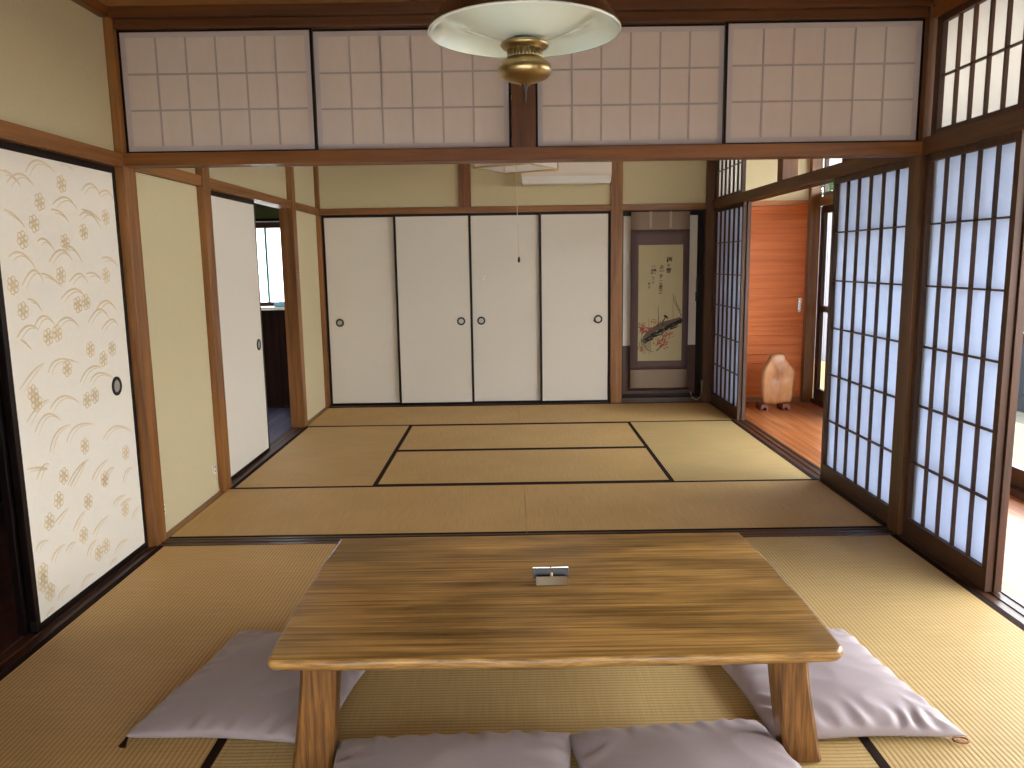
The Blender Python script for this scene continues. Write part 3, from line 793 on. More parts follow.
addf([(110,490),(262,482,2),(255,620),(192,710),(315,720),(378,640)], 0, 240, 3.01)
addf([(205,350),(172,425),(308,355),(292,472),(345,535,2),(437,382),(150,600),(175,670),(150,640)], 0, 400, 3.494)
adda([(75,95,110,60,165,97),(165,60,190,65,218,90),(0,90,30,100,62,138),(20,125,60,100,103,140),(240,150,270,130,300,170),(290,160,315,150,335,175),(155,190,195,170,230,210),
      (150,205,180,215,205,245),(235,225,265,215,300,265),(10,205,45,225,75,260),(110,300,135,295,165,335),(145,360,180,325,215,360),(190,320,215,320,245,365),(25,345,65,335,108,385),
      (65,430,100,385,130,425),(120,395,150,405,185,435),(205,420,235,395,260,425),(255,395,280,395,300,415),(300,350,325,350,350,375),(180,470,220,440,255,470),(285,500,315,475,345,505),
      (260,540,295,500,325,535),(300,560,330,530,350,555),(50,585,80,550,115,560),(80,470,105,480,125,510),(100,555,130,520,168,555),(165,550,200,525,235,555),(60,590,75,600,95,620),(240,205,270,215,300,240)], 0, 140, 2.956)
adda([(60,450,100,395,135,370),(145,400,175,360,240,370),(240,430,270,385,310,385),(270,430,300,400,350,420),(150,510,190,470,240,490),(80,550,115,500,150,480),(105,580,140,525,185,545),
      (150,640,170,580,215,555),(200,610,230,560,285,555),(310,600,350,560,400,580),(210,740,240,690,260,660),(80,690,120,685,145,690),(110,720,130,680,150,675)], 0, 240, 3.01)
adda([(235,300,270,240,310,205),(320,280,345,235,380,205),(360,280,380,245,400,235),(430,290,440,250,465,235),(255,460,275,415,300,385),(325,470,345,435,380,400),
      (395,370,410,345,440,330),(180,565,195,530,230,500),(230,530,245,505,265,495),(305,545,315,510,340,485),(400,540,420,500,450,485),(205,700,215,670,250,640),(125,530,140,500,170,490),
      (285,660,300,620,330,605),(190,430,215,400,240,375),(460,420,470,390,485,370),(160,760,175,735,190,720),(385,580,395,560,410,550),(420,370,440,350,460,345)], 0, 400, 3.494)
fusuma_left(2.70, 3.592, -1.739, 'near left sliding door of cream paper printed with gold flowers and arcs', True)
bm = BM()
t2 = thing('sliding_door', 'second near left sliding door, mostly hidden behind the flower printed one', 'sliding door', (-1.775, 3.14, .003))
y0, y1, x = 2.685, 3.58, -1.773
box(bm, x-.026, x, y0, y0+.03, .003, KZ0-.001, .002); box(bm, x-.026, x, y1-.02, y1, .003, KZ0-.001, .002)
box(bm, x-.026, x, y0+.03, y1-.02, .003, .03, .002); box(bm, x-.026, x, y0+.03, y1-.02, KZ0-.03, KZ0-.001, .002)
obj('frame', bm, M['lacquer'], t2)
bm = BM(); box(bm, x-.022, x-.004, y0+.03, y1-.02, .03, KZ0-.03); obj('paper_panel', bm, M['fus_cream'], t2)

# ------------------------------------------------------------------ alcove door and scroll
y = BY+.085
t = thing('alcove_door', 'black framed cream door with a dark lower board, behind the hanging scroll', 'door', (1.40, y, .045))
x0, x1 = 1.030, 1.780
bm = BM()
box(bm, x0, x0+.018, y, y+.024, .046, KZ0-.001, .002); box(bm, x1-.055, x1, y, y+.024, .046, KZ0-.001, .002)
box(bm, x0+.018, x1-.055, y, y+.024, KZ0-.045, KZ0-.001, .002); box(bm, x0+.018, x1-.055, y, y+.024, .046, .07, .002)
obj('frame', bm, M['lacquer'], t)
bm = BM(); box(bm, x0+.018, x1-.055, y+.006, y+.018, .52, KZ0-.045); obj('paper_panel', bm, M['fus_white'], t)
bm = BM(); box(bm, x0+.018, x1-.055, y+.005, y+.018, .07, .52)
box(bm, x0+.018, x1-.055, y, y+.01, .505, .525, .002)
obj('lower_board', bm, wood('red_brown_board', srgb(60, 28, 18), srgb(88, 44, 28), 'z', 1, 26, .4), t)
bm = BM(); box(bm, 1.715, 1.735, y-.012, y+.002, .93, 1.02, .004); obj('latch', bm, M['black'], t)
bm = BM(); box(bm, 1.718, 1.733, y-.006, y+.002, 1.03, 1.14, .003); obj('key_plate', bm, M['inkgrey'], t)

sy = BY+.032
SX0, SX1 = 1.107, 1.642
t = thing('hanging_scroll', 'tall hanging scroll with ink writing and a red blossom branch in the far alcove', 'hanging scroll', ((SX0+SX1)/2, sy, .10))
def sheet(x0, x1, z0, z1, y, name, mats, par, bow=.004):
    bm = BM(); n = 24
    V = [[bm.verts.new((x0+(x1-x0)*i/6, y-bow*math.sin(math.pi*(z0+(z1-z0)*j/n)/1.7), z0+(z1-z0)*j/n)) for j in range(n+1)] for i in range(7)]
    for i in range(6):
        for j in range(n): bm.faces.new([V[i][j], V[i+1][j], V[i+1][j+1], V[i][j+1]]).smooth = True
    r = bmesh.ops.extrude_face_region(bm, geom=bm.faces[:])
    for v in [e for e in r['geom'] if isinstance(e, bmesh.types.BMVert)]: v.co.y += .0012
    return obj(name, bm, mats, par)
sheet(SX0, SX1, 1.585, 1.752, sy, 'upper_silk', M['silk'], t)
sheet(SX0, SX1, .305, 1.585, sy, 'brocade_border', M['brocade'], t)
sheet(SX0+.005, SX1-.005, .125, .305, sy, 'lower_silk', M['silk'], t)
bm = BM(); cyl(bm, ((SX0+SX1)/2, sy, .118), 'x', .013, SX1-SX0+.03); obj('roller', bm, M['dark_x'], t)
bm = BM(); cyl(bm, ((SX0+SX1)/2, sy, 1.750), 'x', .006, SX1-SX0); obj('top_rod', bm, M['dark_x'], t)
for xx in (1.285, 1.467):
    bm = BM(); box(bm, xx-.011, xx+.011, sy-.0065, sy-.005, 1.60, 1.748, .0005); obj('silk_ribbon', bm, plain('pale_ribbon', srgb(170, 156, 136), .7) if 'pale_ribbon' not in bpy.data.materials else bpy.data.materials['pale_ribbon'], t)
# painting: sheet + brush work as one mesh
PX0, PX1, PZ0, PZ1 = 1.178, 1.583, .388, 1.448
ybase = lambda z: sy-.0045-.004*math.sin(math.pi*z/1.7)
bm = BM(); n = 30
V = [[bm.verts.new((PX0+(PX1-PX0)*i/4, ybase(PZ0+(PZ1-PZ0)*j/n), PZ0+(PZ1-PZ0)*j/n)) for j in range(n+1)] for i in range(5)]
for i in range(4):
    for j in range(n): bm.faces.new([V[i][j], V[i+1][j], V[i+1][j+1], V[i][j+1]])
# map picture pixels (in the 1024 frame) to the sheet
def sp(u, v): return Vector((PX0+(PX1-PX0)*(u-638.5)/(681.5-638.5), PZ1+(PZ0-PZ1)*(v-246)/(361-246)))
def brush(pts, w, mat, lift=.0010):
    P = [sp(*p) for p in pts]; Q = []
    m = len(P)
    for i, p in enumerate(P):
        tg = (P[min(i+1, m-1)]-P[max(i-1, 0)]); tg = tg.normalized() if tg.length else Vector((1, 0)); nn = Vector((-tg.y, tg.x))
        ww = w[i] if isinstance(w, (list, tuple)) else w*(1-.5*i/max(1, m-1)); Q.append((p+nn*ww/2, p-nn*ww/2))
    for (a, b), (c, d) in zip(Q, Q[1:]):
        vs = []
        for v in (a, c, d, b):
            vx = min(max(v.x, PX0), PX1); vz = min(max(v.y, PZ0), PZ1); vs.append(bm.verts.new((vx, ybase(vz)-lift, vz)))
        bm.faces.new(vs).material_index = mat
rd = random.Random(5)
def blob(u, v, r, mat, lift=.0014):
    c = sp(u, v); k = 7; vs = []
    for i in range(k):
        a = i*2*math.pi/k; rr = r*rd.uniform(.7, 1.2); x = min(max(c.x+math.cos(a)*rr, PX0), PX1); z = min(max(c.y+math.sin(a)*rr, PZ0), PZ1)
        vs.append(bm.verts.new((x, ybase(z)-lift, z)))
    bm.faces.new(vs).material_index = mat
# trunk of the plum: broad dark stroke from lower left to upper right
brush([(644,343),(646,338),(650,333),(655,329),(660,326),(666,324),(673,322),(681,320)], [.045,.055,.06,.05,.05,.055,.05,.055], 2, .0008)
for k in range(48):
    s = rd.uniform(0, 1); u = 645+36*s; v = 342-20*s**.75+rd.uniform(-2.5, 2.5)
    brush([(u, v), (u+rd.uniform(2, 5), v-rd.uniform(.5, 2.5)), (u+rd.uniform(6, 9), v-rd.uniform(2, 4))], rd.uniform(.006, .016), 1, .0012)
brush([(662,325),(663,321),(665,318),(667,316)], .012, 1); brush([(664,315.5),(666,317),(668,318.5)], .022, 1)
brush([(658,327),(658.5,318),(658,306)], .006, 1); brush([(681,316),(677,309),(673.5,301),(672,294)], .007, 2); brush([(680,312),(676,304),(674,295)], .005, 1)
brush([(673,322),(672.5,310),(672.5,296)], .004, 2); brush([(667,323),(676,325),(681,327)], .006, 2); brush([(642,341),(642.5,330),(642,322)], .005, 2)
brush([(650,333),(649,326),(649,318)], .004, 2); brush([(657,351),(660,348),(663,346)], .014, 2); brush([(645,345),(648,350),(654,352)], .008, 2)
for k in range(10): brush([(640+k*1.2, 340+rd.uniform(-3, 3)), (641+k*1.1, 347), (642+k, 352+rd.uniform(-2, 3))], .005, 2)
for cu, cv, su, sv, nn in ((643, 329, 3, 4, 34), (650, 330, 4, 2, 14), (662, 343, 4.2, 3.4, 40), (668, 335, 3.5, 3, 18), (655, 322, 4, 2, 8), (641, 348, 1.5, 3, 8)):
    for k in range(nn*2): blob(cu+rd.gauss(0, su*.8), cv+rd.gauss(0, sv*.75), rd.uniform(.0035, .0075), 3)
    for k in range(nn//3): blob(cu+rd.gauss(0, su*.8), cv+rd.gauss(0, sv*.75), rd.uniform(.0025, .005), 1)
# vertical lines of brush writing
def glyph(text, u, v, size):
    cu = bpy.data.curves.new('brush', 'FONT'); cu.body = text; cu.size = size; cu.align_x = 'CENTER'; cu.align_y = 'CENTER'; cu.offset = size*.018
    o = bpy.data.objects.new('brush', cu); COL.objects.link(o)
    dg = bpy.context.evaluated_depsgraph_get(); me = o.evaluated_get(dg).to_mesh()
    c = sp(u, v); base = [bm.verts.new((c.x+q.co.x+q.co.y*.10, ybase(c.y+q.co.y)-.0012, c.y+q.co.y)) for q in me.vertices]
    for p in me.polygons:
        try: bm.faces.new([base[i] for i in p.vertices]).material_index = 1
        except ValueError: pass
    o.evaluated_get(dg).to_mesh_clear(); bpy.data.objects.remove(o); bpy.data.curves.remove(cu)
for ch, u, v, s in (('梅', 668.3, 261, .056), ('の', 667.8, 266.2, .03), ('雪', 667.7, 271.5, .05), ('、', 668, 276, .03),
                    ('古', 661, 268, .04), ('一', 661, 272, .05), ('す', 660.3, 277, .042), ('こ', 660.3, 282.5, .038), ('の', 660.2, 285.5, .03), ('里', 660.2, 288, .04), ('三', 660.2, 292.5, .04),
                    ('一', 653.3, 267, .035), ('縁', 653.2, 272.3, .054), ('り', 652.6, 279, .036), ('く', 653.2, 283, .036),
                    ('吉', 649, 284, .026), ('日', 649, 287.5, .024)):
    glyph(ch, u, v, s)
o = obj('painting', bm, [M['scrollpaper'], M['ink'], M['inkgrey'], M['redpaint']], t)
o['label'] = 'cream paper with vertical ink writing above a plum branch in red blossom'
# thin cable by the corner post
bm = BM(); tube(bm, [(1.665, BY-.016, .10), (1.68, BY-.02, .045), (1.72, BY-.022, .02), (1.755, BY-.02, .045), (1.768, BY-.016, .10), (1.770, BY-.012, .19)], .0035, 6)
tag(obj('cable', bm, M['cord'], loc=(1.72, BY-.02, .02)), 'thin pale cable curling up beside the post right of the hanging scroll', 'cable')
bm = BM(); box(bm, 1.758, 1.781, BY-.022, BY+.001, .15, .21, .003)
tag(obj('cable_clip', bm, M['silk'], loc=(1.77, BY-.02, .15)), 'small grey cable clip on the corner post right of the hanging scroll', 'clip')

# ------------------------------------------------------------------ outlets and switch on the left wall
def plate(y, z, label, name, w=.03, h=.055):
    t = thing(name, label, 'wall plate', (-1.736, y, z))
    bm = BM(); box(bm, -1.737, -1.729, y-w/2, y+w/2, z-h/2, z+h/2, .003); obj('plate', bm, M['plastic2'], t)
    for dz in (-.012, .012):
        bm = BM(); cyl(bm, (-1.7285, y, z+dz), 'x', .005, .003, 12); obj('socket_hole', bm, M['black'], t)
plate(4.455, .15, 'small ivory wall socket low on the left wall beside the second post', 'wall_socket')
plate(3.765, .13, 'small ivory wall socket low on the left wall next to the partition post', 'wall_socket')
plate(6.56, 1.24, 'small ivory light switch on the narrow wall panel near the far left corner', 'light_switch')
bm = BM(); tube(bm, [(-1.733, 4.475, .10), (-1.731, 4.485, .06), (-1.733, 4.50, .02), (-1.73, 4.502, .008)], .003, 6)
tag(obj('short_cable', bm, M['cord'], loc=(-1.733, 4.48, .01)), 'short pale cable running down from the low socket beside the second left post', 'cable')

# ------------------------------------------------------------------ air conditioner
t = thing('air_conditioner', 'ivory wall mounted air conditioner above the closet doors at the far wall', 'air conditioner', (.515, BY, 1.98))
ax0, ax1 = .115, .905
bm = BM()
prism(bm, [(BY+.034, 2.005), (BY+.034, 2.27), (BY-.13, 2.27), (BY-.17, 2.24), (BY-.165, 2.07), (BY-.13, 2.005)], 'x', ax0, ax1)
bmesh.ops.bevel(bm, geom=[e for e in bm.edges], offset=.006, segments=3, affect='EDGES')
obj('casing', bm, M['plastic'], t)
bm = BM(); box(bm, ax0+.005, ax1-.005, BY-.155, BY-.02, 1.985, 2.062, .012)
for k in range(6):
    for xx in (ax0+.04+.012*k, ax1-.10+.012*k): box(bm, xx, xx+.004, BY-.157, BY-.150, 1.995, 2.055)
obj('air_outlet', bm, M['plastic2'], t)

# ------------------------------------------------------------------ square paper pendant in the far room
C = Vector((.056, 5.465)); zb = 1.932
e1 = Vector((.232, .408)).normalized(); e2 = Vector((-e1.y, e1.x)); hs = .208
t = thing('square_pendant_lamp', 'square wood framed paper lamp hanging in the far room, with a long pull cord', 'lamp', (C.x, C.y, zb))
def L3(a, b, z): p = C+e1*a+e2*b; return Vector((p.x, p.y, z))
bm = BM()
for sa, sb in ((-1,-1),(-1,1),(1,-1),(1,1)): tube(bm, [L3(sa*hs, sb*hs, zb), L3(sa*hs, sb*hs, zb+.17)], .007, 4)
for zz in (zb+.004, zb+.166):
    for q in (((-1,-1),(1,-1)),((1,-1),(1,1)),((1,1),(-1,1)),((-1,1),(-1,-1))):
        tube(bm, [L3(q[0][0]*hs, q[0][1]*hs, zz), L3(q[1][0]*hs, q[1][1]*hs, zz)], .0065, 4)
obj('wooden_frame', bm, M['lampwood'], t)
bm = BM(); h2 = hs-.003
for q in (((-1,-1),(1,-1)),((1,-1),(1,1)),((1,1),(-1,1)),((-1,1),(-1,-1))):
    a, b = q; quad(bm, [L3(a[0]*h2, a[1]*h2, zb+.008), L3(b[0]*h2, b[1]*h2, zb+.008), L3(b[0]*h2, b[1]*h2, zb+.162), L3(a[0]*h2, a[1]*h2, zb+.162)])
quad(bm, [L3(-h2, -h2, zb+.162), L3(h2, -h2, zb+.162), L3(h2, h2, zb+.162), L3(-h2, h2, zb+.162)])
obj('paper_shade', bm, M['lamppaper'], t)
bm = BM(); lathe(bm, [(0, zb+.03), (.06, zb+.03), (.066, zb+.045), (.066, zb+.10), (.03, zb+.12), (0, zb+.12)], C.x, C.y, 32)
obj('lamp_holder', bm, M['plastic2'], t)
bm = BM(); tube(bm, [(C.x+.14*math.cos(k*math.pi/16), C.y+.14*math.sin(k*math.pi/16), zb+.06) for k in range(33)], .012, 8); obj('ring_tube', bm, M['plastic2'], t)
bm = BM(); tube(bm, [(C.x, C.y, zb+.12), (C.x, C.y, CZ)], .004, 6)
lathe(bm, [(0, CZ-.03), (.05, CZ-.03), (.055, CZ-.001), (0, CZ-.001)], C.x, C.y, 24); obj('hanger', bm, M['plastic2'], t)
bm = BM(); tube(bm, [(C.x+.0, C.y, zb+.035), (C.x+.003, C.y, 1.6), (C.x+.010, C.y, 1.35)], .0022, 6); pc = obj('pull_cord', bm, M['cord'], t)
bm = BM(); lathe(bm, [(0, 1.352), (.004, 1.35), (.0085, 1.335), (.0085, 1.318), (.004, 1.31), (0, 1.31)], C.x+.010, C.y, 12); obj('cord_knob', bm, M['darkmetal'], pc)

# ------------------------------------------------------------------ brass pendant lamp near the camera
cx, cy = .041, 1.84; zr = 1.818
t = thing('pendant_lamp', 'round pendant lamp with a brass body and a wide white lined shade, near the camera', 'lamp', (cx, cy, 1.66))
bm = BM()
lathe(bm, [(.2105, zr-.002), (.203, zr+.008), (.186, zr+.022), (.170, zr+.028), (.150, zr+.024), (.120, zr+.010), (.08, zr-.004), (.045, zr-.013), (0, zr-.016)], cx, cy, 72)
inner = obj('shade_lining', bm, M['enamel'], t, smooth=True)
bm = BM()
lathe(bm, [(.2120, zr-.003), (.2112, zr+.004), (.190, zr+.036), (.158, zr+.069), (.135, zr+.080), (.06, zr+.100), (.03, zr+.14), (.03, zr+.17), (0, zr+.175)], cx, cy, 72)
obj('lamp_shade', bm, M['shade_out'], t, smooth=True)
bm = BM()
lathe(bm, [(.2105, zr-.004), (.2130, zr-.004), (.2130, zr+.001), (.2105, zr+.001), (.2105, zr-.004)], cx, cy, 72); obj('shade_rim', bm, M['enamel'], t, smooth=True)
bm = BM()
lathe(bm, [(0, zr-.014), (.03, zr-.018), (.052, zr-.024), (.054, zr-.029), (.050, zr-.034), (.037, zr-.038), (.036, zr-.040)], cx, cy, 48)
lathe(bm, [(.034, zr-.036), (.034, zr-.062)], cx, cy, 48)
obj('gallery_flange', bm, M['brass'], t, smooth=True)
bm = BM()
for k in range(30):
    a = k*2*math.pi/30; c, s = math.cos(a), math.sin(a)
    tube(bm, [(cx+.0365*c, cy+.0365*s, zr-.038), (cx+.0365*c, cy+.0365*s, zr-.061)], .0022, 6)
obj('slotted_collar', bm, M['brass'], t)
bm = BM()
pr = [(.034, zr-.054), (.040, zr-.056), (.043, zr-.061), (.052, zr-.064), (.058, zr-.071), (.0605, zr-.080), (.0585, zr-.089), (.051, zr-.097), (.038, zr-.103), (.022, zr-.107), (.014, zr-.108), (.012, zr-.112), (0, zr-.113)]
lathe(bm, pr, cx, cy, 56); obj('brass_bowl', bm, M['brass'], t, smooth=True)
bm = BM(); lathe(bm, [(0, zr-.105), (.009, zr-.108), (.0085, zr-.114), (.0045, zr-.121), (.004, zr-.132), (.002, zr-.145), (0, zr-.150)], cx, cy, 20); obj('finial', bm, M['brass_dark'], t, smooth=True)
bm = BM(); tube(bm, [(cx, cy, zr+.17), (cx, cy, CZ)], .008, 10); lathe(bm, [(0, CZ-.04), (.045, CZ-.035), (.055, CZ-.001), (0, CZ-.001)], cx, cy, 28); obj('hanging_rod', bm, M['brass_dark'], t)

# ------------------------------------------------------------------ low table
TZ = .330; TH = .040
t = thing('low_table', 'low wooden table with a rounded thick top and flared legs', 'table', (.11, 2.30, 0))
xl, xr, ya, yb = -.632, .842, 1.865, 2.755
xf = .824
def outline():
    P = []
    n = 26
    def S(u): return math.sin(math.pi*u)
    # near edge, slight outward bow; right, far, left edges; rounded corners
    def side(a, b, bow, nx, ny):
        for i in range(n):
            u = i/(n-1); x = a[0]+(b[0]-a[0])*u; y = a[1]+(b[1]-a[1])*u
            w = bow*S(u)+.003*math.sin(u*17+nx*3)*S(u); P.append((x+nx*w, y+ny*w))
    def corner(c, a0, cr):
        for i in range(1, 7): a = a0+i*math.pi/14; P.append((c[0]+cr*math.cos(a), c[1]+cr*math.sin(a)))
    r1, r2, r3, r4 = .020, .040, .014, .014
    side((xl+r1, ya), (xr-r2, ya), .010, 0, -1); corner((xr-r2, ya+r2), -math.pi/2, r2)
    side((xr, ya+r2), (xf, yb-r3), .012, 1, 0); corner((xf-r3, yb-r3), 0, r3)
    side((xf-r3, yb), (xl+r4, yb), .006, 0, 1); corner((xl+r4, yb-r4), math.pi/2, r4)
    side((xl, yb-r4), (xl, ya+r1), .010, -1, 0); corner((xl+r1, ya+r1), math.pi, r1)
    return P
P = outline(); cxy = Vector(((xl+xr)/2, (ya+yb)/2))
prof = [(.0, 0), (.004, -.002), (.010, -.009), (.011, -.020), (.004, -.032), (-.012, -.040)]  # outward offset, drop
prof = [(-.010, 0), (-.003, -.0025), (.002, -.009), (.003, -.018), (-.004, -.030), (-.018, -.040)]
bm = BM(); rings = []
nP = len(P)
for k, (o_, dz) in enumerate(prof):
    rg = []
    for i, p in enumerate(P):
        a = Vector(P[(i+1) % nP])-Vector(P[i-1]); nn = Vector((a.y, -a.x)).normalized()
        w = .0022*noise.noise(Vector((p[0]*9, p[1]*9, k*2.3))) if 0 < k < 5 else 0
        q = Vector(p)+nn*(o_+w); rg.append(bm.verts.new((q.x, q.y, TZ+dz)))
    rings.append(rg)
for k, (a, b) in enumerate(zip(rings, rings[1:])):
    for i in range(nP):
        f = bm.faces.new([a[i], a[(i+1) % nP], b[(i+1) % nP], b[i]]); f.smooth = True; f.material_index = 1 if k > 0 else 0
bm.faces.new(rings[0]); f = bm.faces.new(rings[-1][::-1]); f.material_index = 1
obj('table_top', bm, [M['table'], M['tableedge']], t)
def leg(tx0, tx1, bx0, bx1, y0, y1, dy):
    bm = BM(); n = 8; rr = []
    for k in range(n+1):
        u = k/n; z = (TZ-TH)*(1-u)+.0022*u; e = u**1.3
        a0, a1 = tx0+(bx0-tx0)*e, tx1+(bx1-tx1)*e; c0, c1 = y0+dy*e, y1+dy*e
        b = .010
        rr.append([bm.verts.new(p) for p in ((a0+b,c0,z),(a1-b,c0,z),(a1,c0+b,z),(a1,c1-b,z),(a1-b,c1,z),(a0+b,c1,z),(a0,c1-b,z),(a0,c0+b,z))])
    for a, b in zip(rr, rr[1:]):
        for k in range(8): bm.faces.new([a[k], a[(k+1) % 8], b[(k+1) % 8], b[k]])
    bm.faces.new(rr[0]); bm.faces.new(rr[-1][::-1])
    obj('table_leg', bm, M['tableleg'], t)
leg(-.560, -.467, -.594, -.488, 1.905, 1.985, -.012)
leg(.674, .762, .708, .806, 1.905, 1.985, -.012)
leg(-.556, -.455, -.592, -.476, 2.615, 2.695, .012)
leg(.656, .754, .690, .796, 2.615, 2.695, .012)

# silver holder on the table
hx, hy = .114, 2.325
t = thing('metal_card_holder', 'small silver holder with two dark upright flaps, standing on the low table', 'holder', (hx, hy, TZ))
def bx_rot(bm, c, sx, sy_, sz, tilt, mat=0, bev=.0006):
    vs0 = len(bm.verts); b2 = BM(); box(b2, -sx/2, sx/2, -sy_/2, sy_/2, -sz/2, sz/2, bev, mat)
    b2.transform(Matrix.Translation(c) @ Matrix.Rotation(tilt, 4, 'X'))
    me = bpy.data.meshes.new('x'); b2.to_mesh(me); b2.free(); bm.from_mesh(me); bpy.data.meshes.remove(me)
bm = BM()
bx_rot(bm, (hx+.002, hy-.022, TZ+.013), .098, .0025, .030, -.85); obj('front_plate', bm, M['chrome'], t)
bm = BM(); bx_rot(bm, (hx+.002, hy-.006, TZ+.0095), .096, .030, .002, 0); obj('base_tray', bm, M['darkmetal'], t)
for sx in (-1, 1):
    bm = BM(); bx_rot(bm, (hx+sx*.029, hy+.013, TZ+.024), .053, .0025, .034, -.20); f = obj('back_flap', bm, M['darkmetal'], t)
    bm = BM(); bx_rot(bm, (hx+sx*.029, hy+.0165, TZ+.0415), .053, .0055, .0030, -.30); obj('bright_edge', bm, M['chrome'], f)
bm = BM(); cyl(bm, (hx+.003, hy+.003, TZ+.020), 'z', .0035, .018, 12); obj('centre_clip', bm, M['plastic2'], t)
for sx in (-1, 1):
    bm = BM(); tube(bm, [(hx+sx*.042, hy-.022, TZ+.010), (hx+sx*.042, hy-.026, TZ+.0008)], .0022, 8); obj('foot', bm, M['chrome'], t)
    bm = BM(); tube(bm, [(hx+sx*.042, hy+.010, TZ+.010), (hx+sx*.042, hy+.014, TZ+.0008)], .0022, 8); obj('foot', bm, M['chrome'], t)

# ------------------------------------------------------------------ floor cushions
def cushion(NL, NR, FR, FL, H, label, seed, tassels=()):
    c = (Vector(NL)+Vector(NR)+Vector(FR)+Vector(FL))/4
    t = thing('floor_cushion', label, 'cushion', (c.x, c.y, .001), 'mauve grey floor cushions around the low table')
    n = 88; bm = BM()
    def XY(s, q):
        u, v = (s+1)/2, (q+1)/2
        # edges draw in a little between the corners
        p = Vector(NL)*(1-u)*(1-v)+Vector(NR)*u*(1-v)+Vector(FR)*u*v+Vector(FL)*(1-u)*v
        pull = .020
        d = (c-p); 
        k = pull*((1-s*s)*abs(q)**6+(1-q*q)*abs(s)**6)
        return p+d.normalized()*k if d.length > 1e-6 else p
    def hgt(s, q):
        f = (max(0, 1-abs(s)**3.2)**.46)*(max(0, 1-abs(q)**3.2)**.46)
        e = max(abs(s), abs(q)); fold = math.exp(-((1-e)/.26)**2)*min(1, (1-e)/.05)
        along = q if abs(s) > abs(q) else s
        w = .0075*fold*math.sin(along*27+seed*3+3.4*noise.noise(Vector((s*3, q*3, seed))))*(.4+.6*abs(noise.noise(Vector((along*2.5, seed, 1)))*2))
        d = s*.8+q*.6
        crease = .010*noise.noise(Vector((s*1.3+seed, q*1.3, seed*1.7)))+.003*(1-abs(noise.noise(Vector((s*1.3+d*.8, q*2.4+seed, 4))))*3)*f
        return H*f+(w+crease)*min(1, f*1.6)
    top = {}; bot = {}
    for i in range(n+1):
        for j in range(n+1):
            s, q = -1+2*i/n, -1+2*j/n
            s, q = math.sin(s*math.pi/2)*.35+s*.65, math.sin(q*math.pi/2)*.35+q*.65
            p = XY(s, q); edge = i in (0, n) or j in (0, n)
            fe = (max(0, 1-abs(s)**8))*(max(0, 1-abs(q)**8))
            z0 = .020-.018*fe**.5
            top[i, j] = bm.verts.new((p.x, p.y, z0 if edge else max(z0+.004, .020+hgt(s, q))))
            bot[i, j] = top[i, j] if edge else bm.verts.new((p.x, p.y, z0))
    for i in range(n):
        for j in range(n):
            bm.faces.new([top[i, j], top[i+1, j], top[i+1, j+1], top[i, j+1]]).smooth = True
            q = [bot[i, j], bot[i, j+1], bot[i+1, j+1], bot[i+1, j]]
            if len(set(q)) == 4 and not all(bot[a] is top[a] for a in ((i, j), (i, j+1), (i+1, j+1), (i+1, j))): bm.faces.new(q).smooth = True
    obj('cover', bm, M['cushion'], t)
    for (tx, ty_, ang, kind) in tassels:
        bm = BM()
        if kind == 'tuft':
            for k in range(9):
                a = ang+(k-4)*.13; tube(bm, [(tx, ty_, .020), (tx+.010*math.cos(a), ty_+.010*math.sin(a), .012), (tx+.024*math.cos(a*1.0), ty_+.024*math.sin(a), .003)], [.0030, .0022, .0012], 5)
            o = obj('corner_tassel', bm, M['heri'], t)
        else:
            R = .020; tube(bm, [(tx+R*math.cos(ang)+R*math.cos(a), ty_+R*math.sin(ang)+R*.7*math.sin(a), .006) for a in [k*2*math.pi/18 for k in range(19)]], .0028, 6)
            o = obj('corner_loop', bm, plain('brown_loop_cord', srgb(150, 96, 60), .7) if 'brown_loop_cord' not in bpy.data.materials else bpy.data.materials['brown_loop_cord'], t)
        o['label'] = 'dark thread tassel' if kind == 'tuft' else 'brown cord loop'
    return t
cushion((-1.097, 2.025), (-.535, 1.975), (-.43, 2.60), (-.985, 2.66), .050, 'mauve grey floor cushion left of the low table, with a dark corner tassel', 1.3, [(-1.088, 2.026, -1.9, 'tuft')])
cushion((.70, 1.955), (1.228, 1.968), (1.155, 2.60), (.62, 2.60), .052, 'mauve grey floor cushion right of the low table, with a brown corner loop', 2.7, [(1.198, 1.985, -.6, 'loop')])
cushion((-.485, 1.40), (.150, 1.40), (.150, 2.01), (-.490, 1.99), .064, 'front floor cushion at the bottom edge of the photo, left of the two', 4.1)
cushion((.185, 1.37), (.84, 1.40), (.682, 2.06), (.140, 2.00), .070, 'front floor cushion at the bottom edge, leaning on the right table leg', 5.9)

# ------------------------------------------------------------------ wooden slab ornament on the veranda
t = thing('wooden_ornament', 'pale polished wooden slab standing on two dark feet against the orange plank wall', 'ornament', (2.37, 6.88, -.012))
out = [(2.235, .045), (2.225, .20), (2.228, .30), (2.252, .365), (2.285, .415), (2.300, .452), (2.335, .463), (2.390, .468), (2.422, .462), (2.432, .425), (2.458, .385), (2.495, .350), (2.520, .315), (2.522, .27), (2.508, .18), (2.498, .07), (2.485, .045), (2.44, .04), (2.36, .038), (2.28, .036)]
